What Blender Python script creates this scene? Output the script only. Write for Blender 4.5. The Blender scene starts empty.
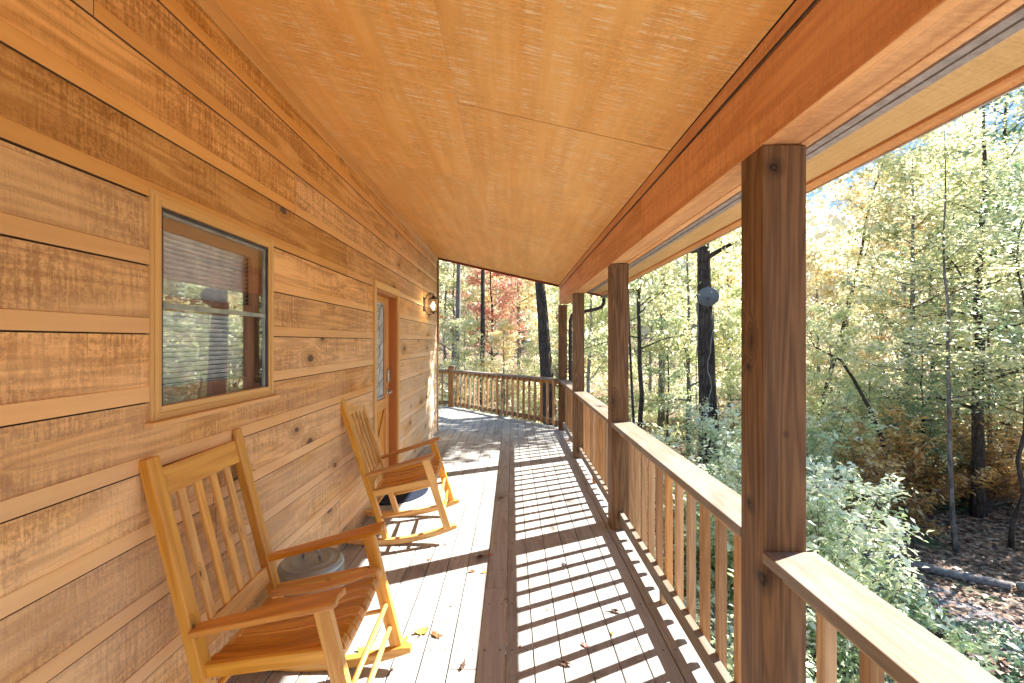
import bpy, bmesh, math, random
import numpy as np
from mathutils import Vector, Matrix
R = math.radians
rng = random.Random(7)
scene = bpy.context.scene
COL = scene.collection
EYE = 1.58          # camera height above the deck
WX = -1.32          # face of the cabin wall
F = 450.0           # focal length in pixels of the 1024 px wide picture

# ------------------------------------------------------------------ materials
def new_mat(name):
    m = bpy.data.materials.new(name); m.use_nodes = True
    nt = m.node_tree; nt.nodes.clear()
    out = nt.nodes.new('ShaderNodeOutputMaterial')
    b = nt.nodes.new('ShaderNodeBsdfPrincipled')
    nt.links.new(b.outputs[0], out.inputs[0])
    return m, nt, b, out
class N:
    """tiny helper for node building"""
    def __init__(s, nt): s.nt = nt
    def __call__(s, typ, **kw):
        n = s.nt.nodes.new(typ)
        for k, v in kw.items(): setattr(n, k, v)
        return n
    def link(s, a, b): s.nt.links.new(a, b)
    def val(s, sock, v):
        if hasattr(v, 'is_linked') or isinstance(v, bpy.types.NodeSocket): s.nt.links.new(v, sock)
        else: sock.default_value = v
    def math(s, op, a, b=0.0, c=None, clamp=False):
        n = s.nt.nodes.new('ShaderNodeMath'); n.operation = op; n.use_clamp = clamp
        s.val(n.inputs[0], a); s.val(n.inputs[1], b)
        if c is not None: s.val(n.inputs[2], c)
        return n.outputs[0]
    def vmath(s, op, a, b):
        n = s.nt.nodes.new('ShaderNodeVectorMath'); n.operation = op
        s.val(n.inputs[0], a); s.val(n.inputs[1], b); return n.outputs[0]
    def noise(s, vec, scale=1, detail=4, rough=.55, dist=0, dims='3D'):
        n = s.nt.nodes.new('ShaderNodeTexNoise'); n.noise_dimensions = dims
        s.link(vec, n.inputs['Vector']); n.inputs['Scale'].default_value = scale
        n.inputs['Detail'].default_value = detail; n.inputs['Roughness'].default_value = rough
        n.inputs['Distortion'].default_value = dist
        return n.outputs[0]
    def ramp(s, fac, stops, interp='LINEAR'):
        n = s.nt.nodes.new('ShaderNodeValToRGB'); n.color_ramp.interpolation = interp
        e = n.color_ramp.elements
        while len(e) < len(stops): e.new(0.5)
        for i, (p, c) in enumerate(stops):
            e[i].position = p; e[i].color = (*c, 1) if len(c) == 3 else c
        s.link(fac, n.inputs[0]); return n.outputs[0]
    def mix(s, fac, a, b, mode='MIX'):
        n = s.nt.nodes.new('ShaderNodeMix'); n.data_type = 'RGBA'; n.blend_type = mode
        s.val(n.inputs[0], fac)
        for sock, v in ((n.inputs[6], a), (n.inputs[7], b)):
            if isinstance(v, tuple): sock.default_value = (*v[:3], 1)
            else: s.link(v, sock)
        return n.outputs[2]
    def sstep(s, v, a, b):
        n = s.nt.nodes.new('ShaderNodeMapRange'); n.interpolation_type = 'SMOOTHSTEP'
        s.val(n.inputs[0], v); n.inputs[1].default_value = a; n.inputs[2].default_value = b
        return n.outputs[0]

def wood(name, light, dark, grain=.5, rings=26., saw=.0, knots=.0, rough=.6, spec=.3, var=.22,
         grey=None, bump=.25, knot_col=None, streak=.0, light_lines=0.0, bleach=None, spots=None, screws=False, ks=1.0):
    """wood whose grain runs along u of the UV map (both in metres); 'pid' tells the boards apart"""
    m, nt, b, out = new_mat(name); n = N(nt)
    uv = n('ShaderNodeUVMap').outputs[0]
    pid = n('ShaderNodeAttribute', attribute_name='pid')
    off = n('ShaderNodeCombineXYZ')
    n.link(n.math('MULTIPLY', pid.outputs['Fac'], 37.3), off.inputs[0])
    n.link(n.math('MULTIPLY', pid.outputs['Fac'], 91.7), off.inputs[1])
    n.link(n.math('MULTIPLY', pid.outputs['Fac'], 13.1), off.inputs[2])
    p = n.vmath('ADD', uv, off.outputs[0])
    # knots
    kfac = None
    if knots > 0:
        vec = n.vmath('MULTIPLY', p, (1.55 * ks, 3.1 * ks, 1))
        warp = n('ShaderNodeTexNoise'); n.link(p, warp.inputs['Vector']); warp.inputs['Scale'].default_value = 22
        vec = n.vmath('ADD', vec, n.vmath('MULTIPLY', warp.outputs['Color'], (.05, .05, .0)))
        vo = n('ShaderNodeTexVoronoi', voronoi_dimensions='2D'); n.link(vec, vo.inputs['Vector'])
        vo.inputs['Scale'].default_value = 1.0
        sel = n('ShaderNodeSeparateColor'); n.link(vo.outputs['Color'], sel.inputs[0])
        on = n.math('LESS_THAN', sel.outputs[0], knots)
        size = n.math('MULTIPLY_ADD', sel.outputs[1], .05, .032)
        d = n.math('DIVIDE', vo.outputs['Distance'], size)
        core = n.math('MULTIPLY', n.math('SUBTRACT', 1.0, n.sstep(d, .75, 1.15)), on)
        halo = n.math('MULTIPLY', n.math('SUBTRACT', 1.0, n.sstep(d, .8, 4.5)), on)
        kfac = (core, halo, d)
    g1 = n.noise(n.vmath('MULTIPLY', p, (.55, 7.5, 1)), 1.0, 3, .5, .35)
    if kfac: g1 = n.math('MULTIPLY_ADD', kfac[1], .28, g1)
    ringv = n.math('SINE', n.math('MULTIPLY', g1, rings * 2.2))
    ringv = n.math('MULTIPLY_ADD', ringv, .5, .5)
    fine = n.noise(n.vmath('MULTIPLY', p, (5, 190, 1)), 1.0, 3, .6)
    broad = n.noise(n.vmath('MULTIPLY', p, (1.3, 5., 1)), 1.0, 3, .6)
    t = n.math('MULTIPLY_ADD', ringv, .45, n.math('MULTIPLY', fine, .55))
    t = n.math('MULTIPLY_ADD', n.math('SUBTRACT', t, .5), grain, .42)
    t = n.math('ADD', t, n.math('MULTIPLY', n.math('SUBTRACT', broad, .5), .55), clamp=True)
    col = n.mix(t, light, dark)
    # each board a little different
    h = n('ShaderNodeHueSaturation'); n.link(col, h.inputs['Color'])
    n.link(n.math('MULTIPLY_ADD', n.math('SUBTRACT', pid.outputs['Fac'], .5), var * 1.6, 1.0), h.inputs['Value'])
    fr = n.math('FRACT', n.math('MULTIPLY', pid.outputs['Fac'], 7.77))
    n.link(n.math('MULTIPLY_ADD', n.math('SUBTRACT', fr, .5), .035 * var, .5), h.inputs['Hue'])
    n.link(n.math('MULTIPLY_ADD', n.math('SUBTRACT', fr, .5), -.8 * var, 1.0), h.inputs['Saturation'])
    col = h.outputs[0]
    hgt = n.math('MULTIPLY', t, .35)
    if saw > 0:
        sm = n.noise(n.vmath('MULTIPLY', p, (85, 6.0, 1)), 1.0, 3, .65, .3)
        sm2 = n.noise(n.vmath('MULTIPLY', p, (75, 70, 1)), 1.0, 3, .7, .2)
        patch = n.noise(n.vmath('MULTIPLY', p, (2.2, 5, 1)), 1.0, 2, .5)
        sm = n.math('MULTIPLY_ADD', sm2, .6, n.math('MULTIPLY', sm, .6))
        smk = n.sstep(sm, .5, .72)
        amt = n.math('MULTIPLY', smk, n.math('MULTIPLY', n.sstep(patch, .3, .62), saw))
        col = n.mix(amt, col, n.mix(1.0, col, (.58, .49, .42), 'MULTIPLY'))
        hgt = n.math('MULTIPLY_ADD', smk, -.7, hgt)
    if light_lines > 0:
        ll = n.noise(n.vmath('MULTIPLY', p, (120, 7, 1)), 1.0, 3, .6, .15)
        l2 = n.noise(n.vmath('MULTIPLY', p, (1.2, 14, 1)), 1.0, 3, .6)
        l3 = n.noise(n.vmath('MULTIPLY', p, (.7, 9, 1)), 1.0, 3, .6, .4)
        col = n.mix(n.math('MULTIPLY', n.sstep(l3, .42, .8), .38), col, tuple(c * .72 for c in dark))
        a = n.math('MULTIPLY', n.sstep(ll, .54, .64), n.math('MULTIPLY', n.sstep(l2, .38, .6), light_lines))
        col = n.mix(a, col, (1.0, .78, .46))
    if grey is not None:
        gp = n.noise(n.vmath('MULTIPLY', p, (2.0, 7, 1)), 1.0, 5, .65, .6)
        col = n.mix(n.math('MULTIPLY', n.sstep(gp, .38, .68), .75), col, grey)
        sp = n.noise(n.vmath('MULTIPLY', p, (16, 30, 1)), 1.0, 4, .7, .5)
        col = n.mix(n.math('MULTIPLY', n.sstep(sp, .62, .74), .45), col, (.11, .085, .07))
    if streak > 0:
        s_ = n.noise(n.vmath('MULTIPLY', p, (1.6, 30, 1)), 1.0, 4, .7, .8)
        col = n.mix(n.math('MULTIPLY', n.sstep(s_, .56, .75), streak), col, tuple(c * .35 for c in dark))
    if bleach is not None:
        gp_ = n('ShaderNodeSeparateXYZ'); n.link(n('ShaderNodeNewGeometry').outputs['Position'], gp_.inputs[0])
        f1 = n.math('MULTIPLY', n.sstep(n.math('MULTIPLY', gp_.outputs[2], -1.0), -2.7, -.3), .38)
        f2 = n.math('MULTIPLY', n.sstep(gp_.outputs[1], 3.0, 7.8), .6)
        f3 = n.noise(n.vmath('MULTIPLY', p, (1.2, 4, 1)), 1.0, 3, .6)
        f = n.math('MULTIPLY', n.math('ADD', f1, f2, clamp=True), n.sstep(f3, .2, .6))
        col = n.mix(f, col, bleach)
    if kfac:
        kc = knot_col or tuple(c * .22 for c in dark)
        rim = n.math('SINE', n.math('MULTIPLY', kfac[2], 11.0))
        kcol = n.mix(n.math('MULTIPLY_ADD', rim, .25, .35), kc, tuple(c * 1.6 for c in kc))
        col = n.mix(n.math('MULTIPLY', kfac[1], .5), col, tuple(c * .62 for c in dark))
        col = n.mix(n.math('MULTIPLY', kfac[0], .9), col, kcol)
    if screws:
        sx_ = n('ShaderNodeSeparateXYZ'); n.link(uv, sx_.inputs[0])
        fu = n.math('MULTIPLY', n.math('SUBTRACT', n.math('FRACT', n.math('MULTIPLY_ADD', sx_.outputs[0], 1 / .405, 4.6 / .405 + 20.45)), .5), .405)
        fv = n.math('MULTIPLY', n.math('SUBTRACT', n.math('ABSOLUTE', n.math('SUBTRACT', n.math('FRACT', n.math('MULTIPLY_ADD', sx_.outputs[1], 1 / .1395, 60 - .108 / .1395)), .5)), .27), .1395)
        ds = n.math('SQRT', n.math('ADD', n.math('MULTIPLY', fu, fu), n.math('MULTIPLY', fv, fv)))
        col = n.mix(n.math('MULTIPLY', n.math('SUBTRACT', 1.0, n.sstep(ds, .003, .011)), .4), col, (.12, .09, .07))
        col = n.mix(n.math('MULTIPLY', n.math('SUBTRACT', 1.0, n.sstep(ds, .0035, .005)), .85), col, (.03, .025, .02))
    if spots:
        oc = n('ShaderNodeTexCoord').outputs['Object']
        wn = n('ShaderNodeTexNoise'); n.link(oc, wn.inputs['Vector']); wn.inputs['Scale'].default_value = 30
        oc2 = n.vmath('ADD', oc, n.vmath('MULTIPLY', wn.outputs['Color'], (.012, .012, .02)))
        for (sx, sy_, sz, sr) in spots:
            dd = n('ShaderNodeVectorMath', operation='DISTANCE'); n.link(oc2, dd.inputs[0]); dd.inputs[1].default_value = (sx, sy_, sz)
            dv = n.math('DIVIDE', dd.outputs['Value'], sr)
            rg = n.math('MULTIPLY_ADD', n.math('SINE', n.math('MULTIPLY', dv, 9.0)), .5, .5)
            col = n.mix(n.math('MULTIPLY', n.math('SUBTRACT', 1.0, n.sstep(dv, .9, 2.6)), .55), col, n.mix(rg, tuple(c * .5 for c in dark), dark))
            col = n.mix(n.math('MULTIPLY', n.math('SUBTRACT', 1.0, n.sstep(dv, .8, 1.1)), .93), col, n.mix(rg, (.012, .007, .005), (.06, .028, .014)))
    n.link(col, b.inputs['Base Color'])
    b.inputs['Specular IOR Level'].default_value = spec
    rr = n.math('MULTIPLY_ADD', fine, .2, rough - .1)
    n.link(rr, b.inputs['Roughness'])
    bp = n('ShaderNodeBump'); bp.inputs['Strength'].default_value = bump; bp.inputs['Distance'].default_value = .004
    n.link(hgt, bp.inputs['Height']); n.link(bp.outputs[0], b.inputs['Normal'])
    return m

def plain(name, c, rough=.5, metal=0., spec=.5, nscale=12, nvar=.25, bump=.0, emit=None, estr=0):
    m, nt, b, out = new_mat(name); n = N(nt)
    tc = n('ShaderNodeTexCoord').outputs['Object']
    nz = n.noise(tc, nscale, 5, .6)
    col = n.mix(n.sstep(nz, .3, .7), tuple(x * (1 - nvar) for x in c), tuple(min(1, x * (1 + nvar)) for x in c))
    n.link(col, b.inputs['Base Color'])
    n.link(n.math('MULTIPLY_ADD', nz, .2, rough - .1), b.inputs['Roughness'])
    b.inputs['Metallic'].default_value = metal; b.inputs['Specular IOR Level'].default_value = spec
    if bump:
        bp = n('ShaderNodeBump'); bp.inputs['Strength'].default_value = bump; bp.inputs['Distance'].default_value = .01
        n.link(nz, bp.inputs['Height']); n.link(bp.outputs[0], b.inputs['Normal'])
    if emit:
        b.inputs['Emission Color'].default_value = (*emit, 1); b.inputs['Emission Strength'].default_value = estr
    return m

def glass(name, tint=(.9, .95, .95), refl=.22, wave=.0):
    m = bpy.data.materials.new(name); m.use_nodes = True; nt = m.node_tree; nt.nodes.clear(); n = N(nt)
    out = n('ShaderNodeOutputMaterial'); tr = n('ShaderNodeBsdfTransparent'); tr.inputs[0].default_value = (*tint, 1)
    gl = n('ShaderNodeBsdfGlossy'); gl.inputs['Roughness'].default_value = .02; gl.inputs[0].default_value = (.9, .95, .95, 1)
    fr = n('ShaderNodeLayerWeight'); fr.inputs[0].default_value = .5
    mx = n('ShaderNodeMixShader')
    n.link(n.math('MULTIPLY_ADD', n.math('POWER', fr.outputs['Facing'], 3.5), .75, refl, clamp=True), mx.inputs[0])
    n.link(tr.outputs[0], mx.inputs[1]); n.link(gl.outputs[0], mx.inputs[2]); n.link(mx.outputs[0], out.inputs[0])
    if wave:
        tc = n('ShaderNodeTexCoord').outputs['Object']; nz = n.noise(tc, 6, 3, .5)
        bp = n('ShaderNodeBump'); bp.inputs['Strength'].default_value = wave; bp.inputs['Distance'].default_value = .01
        n.link(nz, bp.inputs['Height']); n.link(bp.outputs[0], gl.inputs['Normal'])
    return m

def leafmat(name, stops, trans=.5, gloss=.08):
    m = bpy.data.materials.new(name); m.use_nodes = True; nt = m.node_tree; nt.nodes.clear(); n = N(nt)
    out = n('ShaderNodeOutputMaterial')
    a = n('ShaderNodeAttribute', attribute_name='rnd'); col = n.ramp(a.outputs['Fac'], stops)
    d = n('ShaderNodeBsdfDiffuse'); t = n('ShaderNodeBsdfTranslucent'); g = n('ShaderNodeBsdfGlossy')
    g.inputs['Roughness'].default_value = .35
    n.link(col, d.inputs[0])
    n.link(n.mix(.35, col, (.98, .98, .6), 'MULTIPLY'), t.inputs[0])
    n.link(n.mix(1.0, col, (1.0, 1.0, 1.0), 'MIX'), g.inputs[0])
    m1 = n('ShaderNodeMixShader'); m1.inputs[0].default_value = trans
    n.link(d.outputs[0], m1.inputs[1]); n.link(t.outputs[0], m1.inputs[2])
    m2 = n('ShaderNodeMixShader'); m2.inputs[0].default_value = gloss
    n.link(m1.outputs[0], m2.inputs[1]); n.link(g.outputs[0], m2.inputs[2])
    n.link(m2.outputs[0], out.inputs[0]); return m

def bark(name, c, c2, scale=1.0):
    m, nt, b, out = new_mat(name); n = N(nt)
    tc = n('ShaderNodeTexCoord').outputs['Object']
    v = n.vmath('MULTIPLY', tc, (22 * scale, 22 * scale, 5 * scale))
    nz = n.noise(v, 1, 6, .7, .8)
    big = n.noise(tc, 1.6, 3, .5)
    t = n.math('MULTIPLY_ADD', n.math('SUBTRACT', big, .5), 1.2, n.sstep(nz, .35, .68), clamp=True)
    n.link(n.mix(t, c, c2), b.inputs['Base Color']); b.inputs['Roughness'].default_value = .9
    b.inputs['Specular IOR Level'].default_value = .15
    bp = n('ShaderNodeBump'); bp.inputs['Strength'].default_value = .9; bp.inputs['Distance'].default_value = .03
    n.link(nz, bp.inputs['Height']); n.link(bp.outputs[0], b.inputs['Normal'])
    return m

M = {}
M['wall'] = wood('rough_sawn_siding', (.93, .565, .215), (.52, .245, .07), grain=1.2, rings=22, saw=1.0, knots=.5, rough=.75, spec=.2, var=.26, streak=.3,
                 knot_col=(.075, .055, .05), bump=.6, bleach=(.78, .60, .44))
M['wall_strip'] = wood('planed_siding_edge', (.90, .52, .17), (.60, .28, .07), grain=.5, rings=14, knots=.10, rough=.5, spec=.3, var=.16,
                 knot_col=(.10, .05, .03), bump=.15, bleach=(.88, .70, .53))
M['ceiling'] = wood('stained_plywood', (1.0, .545, .16), (.88, .35, .06), grain=.6, rings=10, saw=.45, knots=.0, rough=.5, spec=.3, var=.03,
                 light_lines=.8, bump=.6)
M['beam'] = wood('stained_beam', (.86, .42, .16), (.56, .21, .07), grain=1.0, streak=.15, rings=12, saw=.45, knots=.12, rough=.6, spec=.2, var=.15, bump=.5)
M['soffit'] = wood('soffit_board', (.85, .54, .22), (.68, .38, .13), grain=.6, rings=26, saw=.3, knots=.08, rough=.6, spec=.2, var=.15)
POSTARGS = dict(light=(.21, .115, .052), dark=(.05, .024, .011), grain=1.1, rings=30, knots=.22, rough=.65, spec=.25, var=.18, streak=.4,
                 knot_col=(.035, .018, .012), bump=.4)
M['post'] = wood('treated_post', **POSTARGS)
M['post_knotty'] = wood('knotty_treated_post', spots=[(-.030, .0, 2.170, .021), (-.0725, .012, .80, .030), (-.0725, .09, 1.02, .018), (-.0725, .10, 1.5, .012), (.01, 0, 1.28, .008)], **POSTARGS)
M['baluster'] = wood('rail_wood', (.58, .34, .155), (.28, .14, .058), grain=1.0, rings=30, knots=.06, rough=.65, spec=.2, var=.35, streak=.2)
M['cap'] = wood('weathered_cap', (.28, .215, .15), (.10, .068, .04), grain=.7, rings=34, knots=.10, rough=.7, spec=.2, var=.15, grey=(.24, .225, .205), streak=.2)
M['deck'] = wood('weathered_decking', (.42, .41, .385), (.19, .175, .15), grain=.8, rings=22, knots=.13, rough=.75, spec=.15, var=.22,
                 grey=(.37, .38, .385), knot_col=(.11, .085, .07), bump=.4, streak=.25, screws=True)
M['chair'] = wood('honey_pine', (.88, .49, .115), (.52, .215, .035), ks=3.2, grain=1.0, rings=24, streak=.15, knots=.24, rough=.38, spec=.5, var=.22,
                 knot_col=(.09, .03, .01), bump=.1)
M['chair_dark'] = wood('dark_honey_pine', (.76, .36, .075), (.36, .12, .018), ks=3.2, grain=.9, rings=20, knots=.1, rough=.33, spec=.5, var=.2,
                 knot_col=(.06, .02, .01), bump=.1, streak=.2)
M['trim'] = wood('pine_trim', (.80, .52, .20), (.64, .35, .10), grain=.5, rings=20, rough=.45, spec=.35, var=.12, bump=.1)
M['door'] = wood('door_wood', (.76, .39, .11), (.56, .22, .045), grain=.6, rings=20, rough=.4, spec=.4, var=.2, bump=.1)
M['jamb'] = wood('door_jamb_wood', (.50, .17, .035), (.36, .10, .02), grain=.5, rings=14, rough=.45, spec=.35, var=.1, bump=.1)
M['sash'] = wood('sash_wood', (.42, .22, .13), (.30, .14, .08), grain=.4, rings=12, rough=.5, spec=.3, var=.1, bump=.1)
M['red'] = plain('red_brown_flashing', (.17, .022, .014), .5, 0, .4)
M['drip'] = plain('pale_drip_edge', (.55, .5, .45), .4, .4)
M['strip'] = plain('grey_vent_strip', (.33, .29, .27), .7, .0, .2, 25, .2, .3)
M['cable'] = plain('black_cable', (.02, .02, .02), .5)
M['pipe'] = plain('brown_downspout', (.035, .02, .015), .35, .3)
M['galv'] = plain('galvanised_steel', (.27, .335, .38), .42, .35, .5, 5, .12)
M['nickel'] = plain('brushed_nickel', (.55, .54, .52), .25, .9)
M['alu'] = plain('grey_aluminium', (.36, .41, .43), .35, .6)
M['darkalu'] = plain('dark_channel', (.05, .06, .07), .4, .3)
M['gap'] = plain('dark_siding_gap', (.13, .065, .03), .9)
M['blind'] = plain('window_blind', (.80, .93, .98), .6, 0, .3)
M['dark'] = plain('dark_room', (.03, .025, .022), .9)
M['mat'] = plain('blue_black_mat', (.018, .024, .045), .95, 0, .1, 90, .6, .6)
M['iron'] = plain('bronze_lantern', (.035, .022, .015), .4, .6)
M['bulb'] = plain('lit_bulb', (1, .8, .5), .5, emit=(1, .72, .35), estr=9)
M['dish'] = plain('grey_dish', (.12, .16, .21), .5, .1, .4, 6, .1)
M['roofing'] = plain('red_metal_roof', (.20, .035, .022), .4, .5)
M['stone'] = plain('weathered_timber', (.17, .15, .145), .9, 0, .1, 20, .4, .8)
M['foundation'] = plain('block_foundation', (.26, .25, .24), .9, 0, .1, 8, .2, .4)
M['glass'] = glass('window_glass', (.98, 1.0, 1.0), .11)
M['doorglass'] = plain('leaded_door_glass', (.52, .66, .70), .18, 0, .9, 9, .25, .15)  # opaque; the pale blue reflection is put into the base colour
M['lampglass'] = glass('lantern_glass', (1, .95, .85), .05)
M['bark_dark'] = bark('dark_bark', (.018, .014, .012), (.085, .07, .06))
M['bark_grey'] = bark('grey_bark', (.07, .062, .055), (.24, .22, .20))
M['bark_pale'] = bark('pale_far_bark', (.16, .15, .14), (.36, .34, .32))
LEAF = {
 'pale':   leafmat('silvery_green_leaves', [(0, (.16, .30, .10)), (.3, (.44, .58, .26)), (.6, (.80, .87, .60)), (1, (.97, .97, .86))], .45, .08),
 'ygreen2': leafmat('pale_yellow_green_leaves', [(0, (.30, .38, .18)), (.35, (.60, .66, .36)), (.7, (.86, .88, .62)), (1, (.95, .95, .84))], .55, .05),
 'green':  leafmat('green_leaves', [(0, (.08, .16, .09)), (.35, (.25, .38, .20)), (.7, (.56, .64, .42)), (1, (.86, .90, .76))], .55, .1),
 'ygreen': leafmat('yellow_green_leaves', [(0, (.16, .22, .12)), (.25, (.48, .54, .28)), (.6, (.86, .80, .44)), (1, (.96, .94, .78))], .6, .08),
 'litter': leafmat('brown_litter', [(0, (.05, .03, .025)), (.4, (.15, .085, .06)), (.75, (.28, .16, .11)), (1, (.48, .33, .24))], .1, .03),
 'yellow': leafmat('yellow_leaves', [(0, (.48, .34, .13)), (.35, (.86, .68, .34)), (.7, (.95, .86, .60)), (1, (.97, .95, .86))], .6, .06),
 'orange': leafmat('rust_orange_leaves', [(0, (.20, .10, .04)), (.4, (.52, .28, .09)), (.75, (.78, .52, .20)), (1, (.86, .76, .44))], .55, .06),
 'red':    leafmat('red_leaves', [(0, (.50, .14, .10)), (.5, (.78, .34, .26)), (.8, (.90, .56, .44)), (1, (.93, .80, .66))], .55, .06),
 'dark':   leafmat('dark_evergreen_leaves', [(0, (.03, .08, .035)), (.6, (.09, .18, .09)), (1, (.30, .42, .27))], .35, .12),
 'far':    leafmat('hazy_far_leaves', [(0, (.38, .46, .46)), (.3, (.58, .64, .58)), (.6, (.82, .78, .62)), (.85, (.90, .80, .64)), (1, (.84, .62, .52))], .5, .0),  # distance haze is put into these paler, bluish leaf colours
}

# ------------------------------------------------------------------ mesh building
class MB:
    def __init__(s): s.v = []; s.f = []; s.uv = []; s.pid = []; s.mi = []
    def face(s, pts, uvs, pid, mi=0):
        i = len(s.v); s.v += [tuple(p) for p in pts]; s.f.append(tuple(range(i, i + len(pts))))
        s.uv += list(uvs); s.pid.append(pid); s.mi.append(mi)
    def prism(s, poly, a, b, frame, grain='ext', pid=None, mi=0, caps=True, twist=None):
        """polygon (2-D, counter-clockwise) swept from a to b; frame = (origin, ex, ey, ez) with ez the sweep"""
        pid = rng.random() if pid is None else pid
        o, ex, ey, ez = [Vector(q) for q in frame]
        P = lambda x, y, z: o + ex * x + ey * y + ez * z
        n = len(poly); acc = 0
        for i in range(n):
            (x0, y0), (x1, y1) = poly[i], poly[(i + 1) % n]
            L = math.hypot(x1 - x0, y1 - y0)
            m_ = mi[i] if isinstance(mi, (list, tuple)) else mi
            if grain == 'ext': uv = [(a, acc), (a, acc + L), (b, acc + L), (b, acc)]
            else: uv = [(acc, a), (acc + L, a), (acc + L, b), (acc, b)]
            s.face([P(x0, y0, a), P(x1, y1, a), P(x1, y1, b), P(x0, y0, b)], uv, pid, m_)
            acc += L
        if caps:
            m_ = mi[0] if isinstance(mi, (list, tuple)) else mi
            c = [(x, y) for x, y in poly] if grain != 'ext' else [(x * .3, y) for x, y in poly]
            s.face([P(x, y, b) for x, y in poly], c, pid, m_)
            s.face([P(x, y, a) for x, y in poly[::-1]], c[::-1], pid, m_)
    def box(s, lo, hi, axis=None, pid=None, mi=0):
        d = [hi[i] - lo[i] for i in range(3)]
        if axis is None: axis = d.index(max(d))
        i, j = [(1, 2), (2, 0), (0, 1)][axis]
        e = [Vector((1, 0, 0)), Vector((0, 1, 0)), Vector((0, 0, 1))]
        poly = [(lo[i], lo[j]), (hi[i], lo[j]), (hi[i], hi[j]), (lo[i], hi[j])]
        s.prism(poly, lo[axis], hi[axis], (Vector(), e[i], e[j], e[axis]), pid=pid, mi=mi)
    def bar(s, p0, p1, w, t, up=(0, 0, 1), pid=None, w1=None, t1=None, mi=0):
        """rectangular bar from p0 to p1; w across, t along the 'up' side"""
        p0, p1 = Vector(p0), Vector(p1); ez = (p1 - p0); L = ez.length; ez.normalize()
        ex = ez.cross(Vector(up)); ex.normalize(); ey = ez.cross(ex); ey.normalize()
        w1 = w if w1 is None else w1; t1 = t if t1 is None else t1
        pid = rng.random() if pid is None else pid
        q = []
        for (W, T, o) in ((w, t, p0), (w1, t1, p1)):
            q.append([o + ex * (a * W / 2) + ey * (b_ * T / 2) for a, b_ in ((-1, -1), (1, -1), (1, 1), (-1, 1))])
        acc = 0
        for k in range(4):
            k2 = (k + 1) % 4; W = w if k % 2 == 0 else t
            s.face([q[0][k], q[0][k2], q[1][k2], q[1][k]], [(0, acc), (0, acc + W), (L, acc + W), (L, acc)], pid, mi); acc += W
        s.face(q[1], [(0, 0), (0, w), (t, w), (t, 0)], pid, mi); s.face(q[0][::-1], [(0, 0), (0, w), (t, w), (t, 0)], pid, mi)
    def tube(s, pts, rad, n=10, pid=None, caps=True, mi=0, wob=0):
        pid = rng.random() if pid is None else pid
        pts = [Vector(p) for p in pts]; rad = rad if isinstance(rad, (list, tuple)) else [rad] * len(pts)
        rings = []; up = Vector((0, 0, 1)); prev = None; L = 0; Ls = []
        for i, p in enumerate(pts):
            d = (pts[min(i + 1, len(pts) - 1)] - pts[max(i - 1, 0)]).normalized()
            if prev is None:
                ref = up if abs(d.dot(up)) < .9 else Vector((1, 0, 0)); ex = d.cross(ref).normalized()
            else: ex = (prev - d * prev.dot(d)).normalized()
            prev = ex; ey = d.cross(ex)
            rings.append([p + (ex * math.cos(2 * math.pi * k / n) + ey * math.sin(2 * math.pi * k / n)) * rad[i] * (1 + (rng.uniform(-wob, wob) if wob else 0)) for k in range(n)])
            if i: L += (p - pts[i - 1]).length
            Ls.append(L)
        base = len(s.v)
        for r in rings: s.v += [tuple(q) for q in r]
        for i in range(len(pts) - 1):
            for k in range(n):
                k2 = (k + 1) % n; a = base + i * n
                s.f.append((a + k, a + k2, a + n + k2, a + n + k)); c = 2 * math.pi * rad[i] / n
                s.uv += [(Ls[i], k * c), (Ls[i], (k + 1) * c), (Ls[i + 1], (k + 1) * c), (Ls[i + 1], k * c)]
                s.pid.append(pid); s.mi.append(mi)
        if caps:
            for r, rev in ((0, True), (len(pts) - 1, False)):
                idx = [base + r * n + k for k in range(n)]
                if rev: idx = idx[::-1]
                s.f.append(tuple(idx)); s.uv += [(0, 0)] * n; s.pid.append(pid); s.mi.append(mi)
    def lathe(s, prof, c=(0, 0, 0), n=32, pid=None, mi=0):
        pid = rng.random() if pid is None else pid; base = len(s.v); cx, cy, cz = c
        for r, z in prof:
            for k in range(n):
                a = 2 * math.pi * k / n; s.v.append((cx + r * math.cos(a), cy + r * math.sin(a), cz + z))
        for i in range(len(prof) - 1):
            for k in range(n):
                k2 = (k + 1) % n; a = base + i * n
                s.f.append((a + k, a + k2, a + n + k2, a + n + k)); s.uv += [(0, 0)] * 4; s.pid.append(pid); s.mi.append(mi)
    def build(s, name, mat, parent=None, bevel=0, smooth=False, kind=None, seg=2):
        me = bpy.data.meshes.new(name); me.from_pydata(s.v, [], s.f)
        uvl = me.uv_layers.new(name='UVMap')
        uvl.data.foreach_set('uv', np.array(s.uv, dtype=np.float32).ravel())
        at = me.attributes.new('pid', 'FLOAT', 'FACE'); at.data.foreach_set('value', np.array(s.pid, dtype=np.float32))
        for m_ in (mat if isinstance(mat, (list, tuple)) else [mat]): me.materials.append(m_)
        me.polygons.foreach_set('material_index', np.array(s.mi, dtype=np.int32))
        o = bpy.data.objects.new(name, me); COL.objects.link(o)
        if parent: o.parent = parent
        if kind: o['kind'] = kind
        if bevel:
            bm = bmesh.new(); bm.from_mesh(me); bmesh.ops.remove_doubles(bm, verts=bm.verts, dist=1e-5); bm.to_mesh(me); bm.free()
            b = o.modifiers.new('Bevel', 'BEVEL'); b.width = bevel; b.segments = seg; b.limit_method = 'ANGLE'; b.angle_limit = R(40)
            b.harden_normals = False
        if smooth: me.polygons.foreach_set('use_smooth', [True] * len(me.polygons))
        return o

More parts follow.
